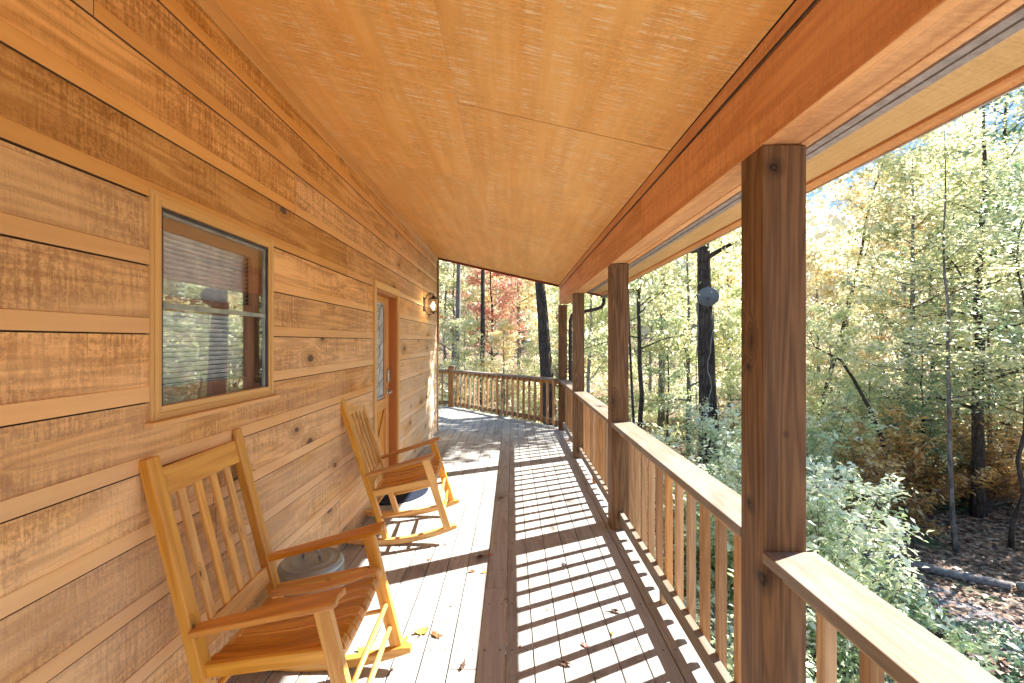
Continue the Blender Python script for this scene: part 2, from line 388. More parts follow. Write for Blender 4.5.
def thing(name, label, cat, loc=(0, 0, 0), rot=(0, 0, 0), group=None):
    o = bpy.data.objects.new(name, None); COL.objects.link(o); o.empty_display_size = .2
    o.location = loc; o.rotation_euler = rot; tag(o, label, cat, group); return o
def tag(o, label, cat, group=None, kind=None):
    o['label'] = label; o['category'] = cat
    if group: o['group'] = group
    if kind: o['kind'] = kind
    return o

# ------------------------------------------------------------------ cabin
CZ = lambda x: 2.58 - .228 * (x - .82)      # underside of the porch ceiling
Y0, Y1 = -4.6, 7.95
cabin = thing('cabin', 'wooden cabin with rough horizontal board siding and a sloping orange porch ceiling', 'cabin', (0, 0, 0))
WIN = (1.685, 2.43, 1.30, 2.085)
DOOR = (4.325, 5.15, -.02, 2.10)
EXC = [WIN, DOOR]
w = MB()
PITCH = .2485; zb0 = EYE + .0245 - 7 * PITCH
def wall_profile(t):     # how far the board face stands back at height t above the bottom of its course
    if t < .0055: return -.030
    if t < .0598: return .0035
    return 0.0
ci = 0; z = zb0
while z < 3.3:
    top = z + PITCH
    cuts = sorted(set([z, top] + [q for e in EXC for q in (e[2], e[3]) if z < q < top]))
    joints = []; y = Y0 + rng.uniform(.6, 3.2)
    while y < Y1 - .5: joints.append(y); y += rng.choice([2.44, 3.66, 4.88])
    for a, b in zip(cuts[:-1], cuts[1:]):
        if b - a < .002: continue
        iv = [(Y0, Y1)]
        for e in EXC:
            if e[2] < (a + b) / 2 < e[3]:
                nv = []
                for p, q in iv:
                    if q <= e[0] or p >= e[1]: nv.append((p, q)); continue
                    if p < e[0]: nv.append((p, e[0]))
                    if q > e[1]: nv.append((e[1], q))
                iv = nv
        ts = [t for t in (0, .0054, .0055, .0595, .0635) if a < z + t < b]
        prof = [(wall_profile(a - z + 1e-5) if a > z else -.030, a)] + [(wall_profile(t), z + t) for t in ts] + [(0.0 if b - z > .061 else wall_profile(b - z), b)]
        for p, q in iv:
            pts = [p] + [j for j in joints if p + .1 < j < q - .1] + [q]
            for k in range(len(pts) - 1):
                h = (hash((ci, round([jj for jj in [Y0] + joints if jj <= pts[k] + .01][-1], 3))) % 9973) / 9973.0
                y_a = pts[k] + (.0015 if k else 0); y_b = pts[k + 1] - (.0015 if k < len(pts) - 2 else 0)
                poly = [(WX + x, zz) for x, zz in prof] + [(WX - .07, b), (WX - .07, a)]
                mi = [2 if (zz - z) < .00545 else 1 if (zz - z) < .0594 else 0 for x, zz in prof[:-1]] + [0, 0, 0]
                if a <= z + 1e-6: mi[-1] = 2
                if b >= top - 1e-6: mi[-3] = 2
                # polygon in (x,z), sweep along +y
                w.prism(poly, y_a, y_b, ((0, 0, 0), (1, 0, 0), (0, 0, 1), (0, 1, 0)), pid=h, mi=mi)
    ci += 1; z = top
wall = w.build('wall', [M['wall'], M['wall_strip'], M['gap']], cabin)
# other outside walls and the room behind the openings
b = MB()
b.box((-7.0, Y1 - .10, -.1), (WX - .075, Y1 - .004, 4.2)); b.box((-7.0, Y0, -.1), (WX - .075, Y0 + .1, 4.2)); b.box((-7.1, Y0, -.1), (-7.0, Y1, 3.0))
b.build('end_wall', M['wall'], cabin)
b = MB(); b.box((-7.0, Y0 + .1, -.12), (WX - .075, Y1 - .1, -.02)); b.box((-2.6, Y0 + .1, 0), (-2.5, Y1 - .1, 3.2)); b.build('room', M['dark'], cabin)
b = MB(); b.box((-7.0, Y0, -3.2), (WX - .02, Y1, -.13)); b.build('foundation', M['foundation'], cabin)
b = MB(); b.box((WX, Y1 - .015, -.0), (WX + .02, Y1 + .018, 3.02)); b.box((WX - .085, Y1, 0), (WX, Y1 + .018, 3.02))
cb = b.build('corner_board', M['trim'], cabin, bevel=.003); cb['label'] = 'pale sunlit corner board at the far end of the wall'
b = MB(); b.box((WX + .0205, Y1 - .055, 1.55), (WX + .03, Y1 + .022, 3.02)); b.build('corner_flashing', M['red'], cabin)

# roof with ceiling
def slab(mb, x0, x1, y0, y1, dz0, dz1, pid=None, axis='y', mi=0):
    poly = [(x0, CZ(x0) + dz0), (x1, CZ(x1) + dz0), (x1, CZ(x1) + dz1), (x0, CZ(x0) + dz1)]
    mb.prism(poly, y0, y1, ((0, 0, 0), (1, 0, 0), (0, 0, 1), (0, 1, 0)), pid=pid, mi=mi)
roof = MB(); slab(roof, -4.2, 1.60, Y0 - .1, Y1 + .04, .14, .19)
roof = roof.build('roof', M['roofing'], cabin)
c = MB()
XP = [-1.36, -.286, .826]
seams = {0: [-4.55, -2.1, .35, 3.55, 6.0, 7.94], 1: [-4.55, -2.4, 0.0, 2.36, 4.8, 7.2, 7.94]}
for s_ in (0, 1):
    for k in range(len(seams[s_]) - 1):
        g = .0035 if s_ else .0012
        slab(c, XP[s_] + .0006, XP[s_ + 1] - .0006, seams[s_][k] + g, seams[s_][k + 1] - g, 0, .018)
c.build('ceiling_panel', M['ceiling'], roof)
c = MB(); slab(c, -4.2, 1.58, Y0, Y1, .02, .135); c.build('roof_deck', M['dark'], roof)
c = MB(); slab(c, 1.405, 1.545, Y0, Y1, 0, .018); c.build('soffit_board', M['soffit'], roof)
c = MB(); slab(c, 1.00, 1.33, Y0, Y1, 0, .018); c.build('soffit_panel', M['beam'], roof)
c = MB(); slab(c, 1.335, 1.362, Y0, Y1, -.012, .018); slab(c, 1.374, 1.40, Y0, Y1, -.010, .018); slab(c, 1.362, 1.374, Y0, Y1, .004, .018)
c.build('vent_strip', M['strip'], roof)
c = MB(); c.prism([(1.548, CZ(1.55) - .012), (1.60, CZ(1.6) - .012), (1.60, CZ(1.6) + .15), (1.548, CZ(1.55) + .15)], Y0, Y1, ((0, 0, 0), (1, 0, 0), (0, 0, 1), (0, 1, 0)))
c.build('fascia_board', M['beam'], roof, bevel=.003)
c = MB(); c.box((1.602, Y0, CZ(1.6) - .016), (1.612, Y1 + .03, CZ(1.6) + .17)); c.build('drip_edge', M['drip'], roof)
c = MB(); slab(c, -1.36, 1.60, Y1 + .002, Y1 + .035, -.035, .16); c.build('rake_flashing', M['red'], roof)
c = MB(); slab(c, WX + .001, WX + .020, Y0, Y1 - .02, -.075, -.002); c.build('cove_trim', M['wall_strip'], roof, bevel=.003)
# porch beam
c = MB()
ys = [Y0, 2.9, Y1 - .01]
for k in range(2):
    c.box((.834, ys[k] + .001, 2.236), (.872, ys[k + 1] - .001, 2.506)); c.box((.959, ys[k] + .001, 2.236), (.997, ys[k + 1] - .001, 2.506))
c.box((.8725, Y0, 2.240), (.9585, Y1 - .012, 2.50))
beam = c.build('beam', M['beam'], cabin, bevel=.004); beam['label'] = 'long reddish porch beam resting on the posts'
c = MB(); c.box((.829, Y0, 2.514), (.85, Y1 - .012, 2.574)); c.build('frieze_board', M['beam'], beam)
c_x = .831
c = MB(); c.tube([(c_x + .002 * math.sin(y * 3), y, 2.510 + .002 * math.sin(y * 1.7)) for y in np.linspace(Y0, Y1 - .02, 60)], .004, 6); c.build('cable', M['cable'], beam)

# window
def framebox(mb, y0, y1, z0, z1, x0, x1, t, tb=None, tt=None):
    tb = t if tb is None else tb; tt = t if tt is None else tt
    mb.box((x0, y0, z0), (x1, y0 + t, z1)); mb.box((x0, y1 - t, z0), (x1, y1, z1))
    mb.box((x0, y0 + t + .0005, z0), (x1, y1 - t - .0005, z0 + tb)); mb.box((x0, y0 + t + .0005, z1 - tt), (x1, y1 - t - .0005, z1))
wy0, wy1, wz0, wz1 = WIN
win = MB(); framebox(win, wy0 - .050, wy1 + .046, wz0 - .012, wz1 + .052, WX - .012, WX + .010, .0485)
framebox(win, wy0 - .036, wy1 + .032, wz0 - .002, wz1 + .038, WX + .0105, WX + .014, .016)
win = win.build('window', M['trim'], cabin, bevel=.004); win['label'] = 'double hung window in yellow pine casing with blinds behind the glass'
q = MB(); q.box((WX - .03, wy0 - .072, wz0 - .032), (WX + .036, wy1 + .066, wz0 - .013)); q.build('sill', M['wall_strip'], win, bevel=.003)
q = MB(); framebox(q, wy0, wy1, wz0, wz1, WX - .035, WX + .004, .012); q.build('frame_channel', M['darkalu'], win)
q = MB(); framebox(q, wy0 + .012, wy1 - .012, wz0 + .0125, wz1 - .0125, WX - .018, WX - .004, .011)
q.box((WX - .018, wy0 + .0235, 1.708), (WX - .002, wy1 - .0235, 1.728)); q.build('screen_frame', M['alu'], win, bevel=.001)
q = MB(); q.box((WX - .012, wy0 + .0235, wz0 + .0235), (WX - .009, wy1 - .0235, 1.7075)); q.box((WX - .012, wy0 + .0235, 1.7285), (WX - .009, wy1 - .0235, wz1 - .0235))
q.build('pane', M['glass'], win)
q = MB(); framebox(q, wy0 + .012, wy1 - .012, 1.735, wz1 - .012, WX - .062, WX - .040, .062, .03, .055); q.build('upper_sash', M['sash'], win, bevel=.003)
q = MB(); framebox(q, wy0 + .012, wy1 - .012, wz0 + .012, 1.734, WX - .085, WX - .0625, .062, .085, .03); q.build('lower_sash', M['sash'], win, bevel=.003)
q = MB()
zz = wz0 + .06
while zz < wz1 - .03:
    q.prism([(WX - .106, zz - .018), (WX - .091, zz), (WX - .091, zz + .0015), (WX - .106, zz - .0165)], wy0 + .03, wy1 - .03, ((0, 0, 0), (1, 0, 0), (0, 0, 1), (0, 1, 0))); zz += .0215
for yy in (wy0 + .15, wy1 - .15): q.box((WX - .096, yy, wz0 + .04), (WX - .0945, yy + .002, wz1 - .02))
q.build('blind', M['blind'], win)
q = MB(); q.box((WX - .002, 2.04, wz0 + .0135), (WX + .004, 2.08, wz0 + .0235)); q.build('latch', M['nickel'], win)

# door
dy0, dy1, dz0, dz1 = DOOR
door = MB(); xs0, xs1 = WX - .125, WX - .082
def dbox(y0, y1, z0, z1, x1=xs1): door.box((xs0, y0, z0), (x1, y1, z1))
sy0, sy1 = dy0 + .03, dy1 - .03
dbox(sy0, sy0 + .11, .03, 2.065); dbox(sy1 - .11, sy1, .03, 2.065)
dbox(sy0 + .1105, sy1 - .1105, .03, .22); dbox(sy0 + .1105, sy1 - .1105, .84, .955); dbox(sy0 + .1105, sy1 - .1105, 2.0, 2.065)
door.box((xs0, sy0 + .1105, .2205), (xs1 - .018, sy1 - .1105, .8395), axis=2)
for p0, p1 in (((sy0 + .13, .24), (sy1 - .13, .82)), ((sy0 + .13, .82), (sy1 - .13, .24))):
    door.bar((xs1 - .008, p0[0], p0[1]), (xs1 - .008, p1[0], p1[1]), .012 if p0[1] < .5 else .010, .045, up=(1, 0, 0)) if False else door.bar((xs1 - .009 + (.001 if p0[1] < .5 else 0), p0[0], p0[1]), (xs1 - .009 + (.001 if p0[1] < .5 else 0), p1[0], p1[1]), .05, .012, up=(1, 0, 0))
door = door.build('door', M['door'], cabin, bevel=.003); door['label'] = 'honey wood door with tall leaded glass light above a cross braced panel'
q = MB(); q.box((xs1 - .03, sy0 + .1105, .9555), (xs1 - .022, sy1 - .1105, 1.9995)); q.build('pane', M['doorglass'], door)
q = MB(); q.box((xs1 - .042, sy0 + .1105, .9555), (xs1 - .038, sy1 - .1105, 1.9995)); q.build('curtain', plain('pale_curtain', (.72, .80, .82), .8, nscale=20), door)
q = MB(); ym = (sy0 + sy1) / 2
framebox(q, sy0 + .14, sy1 - .14, .985, 1.97, xs1 - .0215, xs1 - .017, .007)
for k in range(5):
    zc = 1.08 + k * .2
    q.tube([(xs1 - .019, ym + .10 * math.cos(a), zc + .07 * math.sin(a)) for a in np.linspace(0, 2 * math.pi, 13)], .0018, 5, caps=False)
    q.bar((xs1 - .019, sy0 + .15, zc - .09), (xs1 - .019, sy1 - .15, zc + .11), .003, .004, up=(1, 0, 0))
q.build('leading', M['darkalu'], door)
q = MB(); q.box((WX - .13, dy0, 0), (WX + .004, dy0 + .028, dz1)); q.box((WX - .13, dy1 - .028, 0), (WX + .004, dy1, dz1)); q.box((WX - .13, dy0 + .0285, dz1 - .033), (WX + .004, dy1 - .0285, dz1))
q.build('jamb', M['jamb'], door, bevel=.002)
q = MB(); q.box((WX - .01, dy0 - .055, 0), (WX + .022, dy0 - .0005, dz1 + .07)); q.box((WX - .01, dy1 + .0005, 0), (WX + .022, dy1 + .05, dz1 + .07)); q.box((WX - .01, dy0, dz1 + .0005), (WX + .022, dy1, dz1 + .07))
q.build('casing', M['trim'], door, bevel=.003)
q = MB(); q.box((WX - .14, dy0 + .0285, .0), (WX + .03, dy1 - .0285, .028)); q.build('threshold', M['alu'], door, bevel=.003)
q = MB(); hy = sy1 - .06
q.box((xs1 + .0005, hy - .033, 1.10), (xs1 + .03, hy + .033, 1.26)); q.lathe([(0, 0), (.03, .0), (.03, .02), (0, .02)], (0, 0, 0), 16)
q = MB(); q.box((xs1 + .0005, hy - .035, 1.12), (xs1 + .028, hy + .035, 1.27)); q.build('keypad', M['nickel'], door, bevel=.012, seg=3)
q = MB(); q.tube([(xs1, hy, 1.02), (xs1 + .012, hy, 1.02)], .033, 20); q.tube([(xs1 + .01, hy, 1.02), (xs1 + .06, hy, 1.02)], .012, 12)
q.tube([(xs1 + .055, hy + .005, 1.02), (xs1 + .06, hy - .06, 1.022), (xs1 + .055, hy - .12, 1.012)], [.012, .011, .009], 10); q.build('handle', M['nickel'], door, smooth=True)

# ------------------------------------------------------------------ deck
DX0 = .108
d = MB()
def yend(x):
    if x > .98: return 8.16
    if x > -1.5: return 8.2 + (.98 - x) * (2.78 / 2.44)
    return 8.2 + 2.48 * (2.78 / 2.44)
k = -45
while True:
    xa = DX0 + k * .1395 + .003; xb = DX0 + (k + 1) * .1395 - .003; k += 1
    if xa > .95: break
    xb = min(xb, 1.0)
    ys_ = Y0 if xb > WX - .03 else Y1 + .02
    xa2, xb2 = xa, xb
    if xb > WX and xa < WX: ys_ = Y0
    js = [ys_]; y = ys_ + rng.uniform(1.0, 4.8)
    ye = min(yend(xa), yend(xb))
    while y < ye - .6: js.append(y); y += rng.choice([2.44, 3.66, 4.88])
    js.append(None)
    for a, b_ in zip(js[:-1], js[1:]):
        ya = a + (.0015 if a != ys_ else 0)
        pid = rng.random(); e1, e2 = (yend(xa), yend(xb)) if b_ is None else (b_ - .0015,) * 2
        P = [(xa, ya), (xb, ya), (xb, e2), (xa, e1)]
        t = [Vector((x, y, 0)) for x, y in P]; bt = [Vector((x, y, -.032)) for x, y in P]
        d.face(t, [(y, x) for x, y in P], pid)
        for i in range(4):
            j = (i + 1) % 4
            d.face([bt[i], bt[j], t[j], t[i]], [(P[i][1], 0), (P[j][1], 0), (P[j][1], .03), (P[i][1], .03)], pid)
deck = d.build('deck', M['deck'], kind='structure', bevel=.0025)
j = MB()
for y in np.arange(Y0, 8.1, .405): j.box((WX - .05, y, -.22), (.96, y + .04, -.034))
j.box((.9605, Y0, -.24), (.997, 8.15, -.034)); j.box((-5.9, 10.6, -.24), (-1.5, 10.64, -.034))
j.bar((.97, 8.18, -.137), (-1.5, 10.98, -.137), .04, .2, up=(0, 0, 1))
for x in np.arange(-5.5, .8, .5): j.box((x, 8.12, -.22), (x + .04, min(yend(x) - .1, 10.6), -.036))
j.build('deck_framing', M['baluster'], kind='structure')

# ------------------------------------------------------------------ posts
GZ = -2.6
PY = [-3.07, -.79, 1.495, 3.772, 6.08, 7.99]
plabel = [None, None, 'near porch post with a dark knot at its top, tallest in view', 'second porch post from the camera, beyond the first long railing',
          'third porch post from the camera, slim and far along the rail', 'farthest porch post at the deck corner beside the downspout']
for i, y in enumerate(PY):
    q = MB(); q.box((-.0725, 0, GZ - .2 + .0), (.0725, .145, 2.2345))
    o = q.build('porch_post', M['post_knotty' if i == 2 else 'post'], bevel=.004); o.location = (.9065, y, 0)
    tag(o, plabel[i] or 'porch post behind the camera position', 'post', 'porch posts along the deck edge')

# ------------------------------------------------------------------ railings
def railing(name, label, p0, p1, capz=.90, bal0=None, pitch=.172, group='railing sections of the porch', block=True, over=(0, 0)):
    """p0->p1 is the line of the bottom rail's inner face; the railing's outside is to the right of that direction"""
    p0 = Vector((*p0, 0)); p1 = Vector((*p1, 0)); dv = p1 - p0; L = dv.length
    ang = math.atan2(dv.y, dv.x) - math.pi / 2      # local +y runs along the rail, +x outwards
    t = thing(name, label, 'railing', p0, (0, 0, ang), group)
    q = MB(); q.box((-.065, -over[0], capz - .038), (.11, L + over[1], capz)); q.build('cap_rail', M['cap'], t, bevel=.004)
    q = MB(); q.box((0, .001, capz - .1), (.038, L - .001, capz - .0385)); q.build('upper_rail', M['baluster'], t, bevel=.003)
    q = MB(); q.box((0, .001, .065), (.038, L - .001, .15)); q.build('bottom_rail', M['cap'], t, bevel=.003)
    y = bal0 if bal0 is not None else .06
    i = 0
    while y < L - .04:
        q = MB(); q.box((.0385, y, .05 + rng.uniform(-.004, .004)), (.0765, y + .038, capz - .0385)); q.build('baluster', M['baluster'], t, bevel=.002); y += pitch; i += 1
    if block:
        q = MB(); q.box((.002, L * .5, .001), (.036, L * .5 + .04, .0645)); q.build('support_block', M['baluster'], t)
    return t
railing('railing', 'nearest railing section, in front of the near post at lower right', (.897, -.645), (.897, 1.4945), .882, bal0=.10)
railing('railing', 'railing section behind the camera position', (.897, -2.92), (.897, -.791), .882)
railing('railing', 'long railing section between the near post and the second post', (.897, 1.6405), (.897, 3.7715), .904, bal0=.05)
railing('railing', 'railing section between the second and third posts', (.897, 3.9175), (.897, 6.0795), .904)
railing('railing', 'short railing section between the third and farthest posts', (.897, 6.2255), (.897, 7.9895), .904)
railing('railing', 'diagonal railing section closing the far end of the deck', (-1.40, 10.83), (.875, 8.20), .904, pitch=.165)
railing('railing', 'railing section seen beside the cabin corner, left of the short newel', (-4.9, 10.92), (-1.545, 10.92), .904, pitch=.165)
q = MB(); q.box((-.07, -.07, -.3), (.07, .07, .965)); nw = q.build('newel_post', M['baluster'], bevel=.004)
nw.location = (-1.47, 10.92, 0); tag(nw, 'short newel post with a pointed cap at the far deck corner', 'post')
q = MB(); q.box((-.082, -.082, .966), (.082, .082, .985)); q.prism([(-.075, -.075), (.075, -.075), (.075, .075), (-.075, .075)], .986, .9861, ((0, 0, 0), (1, 0, 0), (0, 1, 0), (0, 0, 1)))
pk = [(-.075, -.075, .986), (.075, -.075, .986), (.075, .075, .986), (-.075, .075, .986)]
for i in range(4): q.face([pk[i], pk[(i + 1) % 4], (0, 0, 1.02)], [(0, 0), (.15, 0), (.07, .07)], .5)
q.build('post_cap', M['cap'], nw)

# ------------------------------------------------------------------ rocking chairs
def rocking_chair(label, loc, rotz, pitch):
    t = thing('rocking_chair', label, 'rocking chair', loc, (0, -pitch, rotz), 'rocking chairs on the porch')
    m = M['chair']; wr, wf = .263, .298
    def postx(x0, z0, z): return x0 - .233 * (z - z0)
    for s in (-1, 1):
        q = MB(); q.bar((-.2 + .003, s * wr, .047), (-.46, s * wr, 1.166), .058, .042, up=(1, 0, 0)); q.build('back_post', m, t, bevel=.006)
        q = MB(); q.bar((.291, s * wf, .083), (.160, s * (wf - .004), .641), .038, .058, up=(1, 0, 0)); q.build('front_post', m, t, bevel=.006)
        # arm: board with a broad scooped front end, laid on the slope from back to front
        p0 = Vector((-.300, s * (wr + .012), .548)); p1 = Vector((.232, s * (wf + .004), .668)); ez = (p1 - p0).normalized(); ey = Vector((0, 1, 0)); ey = (ey - ez * ey.dot(ez)).normalized(); en = ez.cross(ey)
        L = (p1 - p0).length
        out = [(0, -.034), (.10, -.036), (.25, -.043), (.40, -.052), (.50, -.058), (L - .012, -.056), (L, -.046), (L - .004, -.02), (L - .010, .0), (L - .004, .02), (L, .046), (L - .012, .056), (.50, .058), (.40, .052), (.25, .043), (.10, .036), (0, .034)]
        q = MB(); q.prism(out, -.011, .011, (p0, ez, ey, en), grain='plane'); q.build('armrest', M['chair_dark'], t, bevel=.005)
        # rocker, an arc of 1.5 m radius
        top, bot = [], []
        for x in np.linspace(-.575, .365, 22):
            r = 1.5 - math.sqrt(1.5 ** 2 - (x + .1) ** 2); e = min(1, (x + .60) / .12, (.39 - x) / .09); h = .018 + .026 * e
            bot.append((x, r)); top.append((x, r + h))
        q = MB(); q.prism((bot + top[::-1])[::-1], -.021, .021, ((0, s * (wf + wr) / 2, 0), (1, 0, 0), (0, 0, 1), (0, 1, 0)), grain='plane'); q.build('rocker', m, t, bevel=.005)
        q = MB(); q.bar((-.285, s * (wr + .0), .395), (.215, s * (wf - .0), .465), .022, .05, up=(0, 0, 1)); q.build('seat_rail', m, t, bevel=.004)
        q = MB(); q.tube([(-.235, s * wr, .205), (0, s * (wr + wf) / 2, .235), (.25, s * wf, .265)], [.010, .0125, .010], 10); q.build('side_stretcher', m, t, smooth=True)
    q = MB(); q.tube([(-.255, -wr, .30), (-.255, 0, .30), (-.255, wr, .30)], [.010, .0125, .010], 10); q.build('rear_stretcher', m, t, smooth=True)
    for x, z_ in ((.245, .30), (.262, .19)):
        q = MB(); q.tube([(x, -wf, z_), (x, 0, z_), (x, wf, z_)], [.010, .0135, .010], 10); q.build('front_stretcher', m, t, smooth=True)
    # back: crest rail, lower rail, four slats
    def bx(z_): return -.2 - .2325 * (z_ - .047)
    up = Vector((-.2325, 0, 1)).normalized(); fw = Vector((0, 1, 0)).cross(up)
    def cross(name, zc, h, th, dx=0):
        q = MB(); q.prism([(-h / 2, -th / 2), (h / 2, -th / 2), (h / 2, th / 2), (-h / 2, th / 2)], -wr + .0295, wr - .0295, ((bx(zc) + dx, 0, zc), up, fw, Vector((0, 1, 0)))); return q.build(name, m, t, bevel=.004)
    cross('crest_rail', 1.068, .105, .024); cross('lower_rail', .485, .075, .024)
    for k in range(4):
        yy = (k - 1.5) * .098
        q = MB(); q.bar((bx(.520) - .004, yy, .520), (bx(1.017) - .004, yy, 1.017), .038, .014, up=(1, 0, 0)); q.build('back_slat', m, t, bevel=.003)
    # seat of eight slats running front to back, dished and rolled over the front
    for k in range(8):
        u = (k - 3.5) / 3.5; yb, yf = u * (wr - .043), u * (wf - .058); dip = .026 * (1 - u * u)
        prof = []
        for (x, z_) in ((-.275, .414), (-.16, .420), (-.03, .434), (.09, .462), (.15, .481), (.19, .490), (.215, .487), (.228, .474), (.232, .455)): prof.append((x, z_ - dip))
        q = MB(); hw = .0235
        for i in range(len(prof) - 1):
            pass
        lowp = [(x - (.016 if i > 5 else .0), z_ - (.018 if i <= 6 else .004)) for i, (x, z_) in enumerate(prof)]
        ring = prof + lowp[::-1]
        base = len(q.v)
        pid = rng.random()
        nP = len(prof)
        def yy(x): f_ = (x + .275) / .507; return yb + (yf - yb) * f_
        V = lambda p, s_: Vector((p[0], yy(p[0]) + s_ * (hw + .003 * (p[0] + .27)), p[1]))
        for i in range(nP - 1):
            a_, b_ = prof[i], prof[i + 1]; c_, d_ = lowp[i], lowp[i + 1]
            q.face([V(a_, -1), V(b_, -1), V(b_, 1), V(a_, 1)], [(a_[0], 0), (b_[0], 0), (b_[0], .05), (a_[0], .05)], pid)
            q.face([V(c_, 1), V(d_, 1), V(d_, -1), V(c_, -1)], [(c_[0], 0), (d_[0], 0), (d_[0], .05), (c_[0], .05)], pid)
            q.face([V(c_, -1), V(d_, -1), V(b_, -1), V(a_, -1)], [(c_[0], 0), (d_[0], 0), (b_[0], .018), (a_[0], .018)], pid)
            q.face([V(a_, 1), V(b_, 1), V(d_, 1), V(c_, 1)], [(a_[0], 0), (b_[0], 0), (d_[0], .018), (c_[0], .018)], pid)
        for i in (0, nP - 1):
            f_ = [V(lowp[i], -1), V(prof[i], -1), V(prof[i], 1), V(lowp[i], 1)]
            if i == 0: f_ = [V(lowp[i], 1), V(prof[i], 1), V(prof[i], -1), V(lowp[i], -1)]
            q.face(f_[::-1], [(0, 0), (.02, 0), (.02, .05), (0, .05)], pid)
        q.build('seat_slat', M['chair_dark'], t, bevel=.004)
    fr = []
    for u in np.linspace(-1, 1, 13): fr.append((u * (wf - .022), .462 - .026 * (1 - u * u)))
    q = MB(); poly = fr + [(x, z_ - .055 + .01 * (1 - abs(x) / wf)) for x, z_ in fr[::-1]]
    q.prism(poly[::-1], .195, .214, ((0, 0, 0), (0, 1, 0), (0, 0, 1), (1, 0, 0)), grain='plane'); q.build('front_seat_rail', m, t, bevel=.003)
    q = MB(); q.box((-.28, -wr + .02, .36), (-.258, wr - .02, .395)); q.build('rear_seat_rail', m, t, bevel=.003)
    return t
rocking_chair('honey pine rocking chair nearest the camera, beside the metal bin', (-.842, 1.895, .001), .0347, .012)
rocking_chair('honey pine rocking chair farther down the porch, in front of the door', (-.8120, 3.8019, .0125), .0839, .0767)

# ------------------------------------------------------------------ small things
bn = thing('metal_bin', 'round galvanised metal bin with a ribbed lid standing behind the near rocking chair', 'bin', (-1.07, 2.40, 0))
q = MB(); q.lathe([(0, 0), (.145, 0), (.15, .012), (.146, .02), (.155, .10), (.160, .105), (.156, .11), (.163, .26), (.168, .265), (.164, .27), (.166, .385), (.16, .385), (.155, .37)], n=48); q.build('body', M['galv'], bn, smooth=True)
prof = [(.160, .380), (.163, .383), (.163, .402), (.160, .407)]
for r in (.150, .105): prof += [(r, .412 + (.17 - r) * .10), (r - .003, .418 + (.17 - r) * .10), (r - .008, .418 + (.17 - r) * .10), (r - .011, .412 + (.17 - r) * .10)]
prof += [(.03, .430), (0, .431)]
q = MB(); q.lathe(prof, n=48); lid = q.build('lid', M['galv'], bn, smooth=True)
lid.data.polygons.foreach_set('use_smooth', [True] * len(lid.data.polygons))
q = MB(); q.tube([(-.045, 0, .428), (-.042, 0, .462), (-.02, 0, .474), (.02, 0, .474), (.042, 0, .462), (.045, 0, .428)], .0065, 8); q.build('lid_handle', M['galv'], lid, smooth=True)

q = MB()
out = [(-1.29, 4.36)] + [(-1.29 + .40 * math.sin(a), 4.745 - .40 * math.cos(a) * 1.05) for a in np.linspace(.08, math.pi - .08, 24)] + [(-1.29, 5.13)]
q.prism(out, .001, .014, ((0, 0, 0), (1, 0, 0), (0, 1, 0), (0, 0, 1)), grain='plane')
tag(q.build('door_mat', M['mat'], bevel=.004), 'dark half round door mat on the deck below the cabin door', 'door mat')

ln = thing('wall_lantern', 'lit bronze wall lantern beside the door near the far corner', 'lantern', (WX + .001, 6.72, 2.12))
q = MB(); q.box((0, -.045, -.09), (.018, .045, .12)); q.build('backplate', M['iron'], ln, bevel=.006)
q = MB(); q.tube([(.015, 0, .08), (.05, 0, .15), (.10, 0, .19), (.14, 0, .17), (.145, 0, .13)], .008, 8); q.tube([(.015, 0, -.06), (.06, 0, -.13), (.12, 0, -.135)], .006, 8); q.build('arm', M['iron'], ln, smooth=True)
cx = .145
q = MB(); q.lathe([(.0, .15), (.015, .15), (.02, .13), (.075, .095), (.085, .085), (.08, .08), (0, .08)], (cx, 0, 0), 6)
q.lathe([(0, -.135), (.012, -.13), (.012, -.11), (.05, -.105), (.055, -.095), (0, -.095)], (cx, 0, 0), 6)
for k in range(6):
    a = 2 * math.pi * k / 6; q.tube([(cx + .05 * math.cos(a), .05 * math.sin(a), -.097), (cx + .072 * math.cos(a), .072 * math.sin(a), .085)], .004, 5)
q.build('cage', M['iron'], ln)
q = MB(); q.lathe([(.046, -.095), (.067, .082)], (cx, 0, 0), 6); q.build('glass_shade', M['lampglass'], ln)
q = MB(); q.lathe([(0, -.07), (.012, -.068), (.026, -.03), (.03, .0), (.024, .03), (.012, .05), (0, .052)], (cx, 0, 0), 14); q.build('bulb', M['bulb'], ln, smooth=True)
lp = bpy.data.lights.new('lantern_light', 'POINT'); lp.energy = 22; lp.color = (1, .66, .3); lp.shadow_soft_size = .04
lo = bpy.data.objects.new('lantern_light', lp); COL.objects.link(lo); lo.parent = ln; lo.location = (cx, 0, .0)

dp = thing('downspout', 'dark brown downspout running down behind the farthest porch post', 'downspout', (0, 0, 0))
q = MB(); q.tube([(1.66, 8.14, 2.36), (1.66, 8.14, 2.27), (1.62, 8.14, 2.20), (1.5, 8.14, 2.16), (1.18, 8.15, 2.10), (1.09, 8.17, 2.06), (1.06, 8.18, 1.96), (1.06, 8.18, 1.0), (1.06, 8.18, GZ)], .034, 10); q.build('pipe', M['pipe'], dp, smooth=True)
q = MB(); q.box((1.02, 8.14, 1.2), (1.1, 8.222, 1.23)); q.box((1.02, 8.14, -.6), (1.1, 8.222, -.57)); q.build('bracket', M['pipe'], dp)
q = MB(); q.prism([(1.614, 2.372), (1.72, 2.372), (1.735, 2.47), (1.728, 2.47), (1.714, 2.379), (1.619, 2.379), (1.619, 2.47), (1.614, 2.47)], Y1 - .9, Y1 + .3, ((0, 0, 0), (1, 0, 0), (0, 0, 1), (0, 1, 0))); q.build('gutter', M['pipe'], dp)

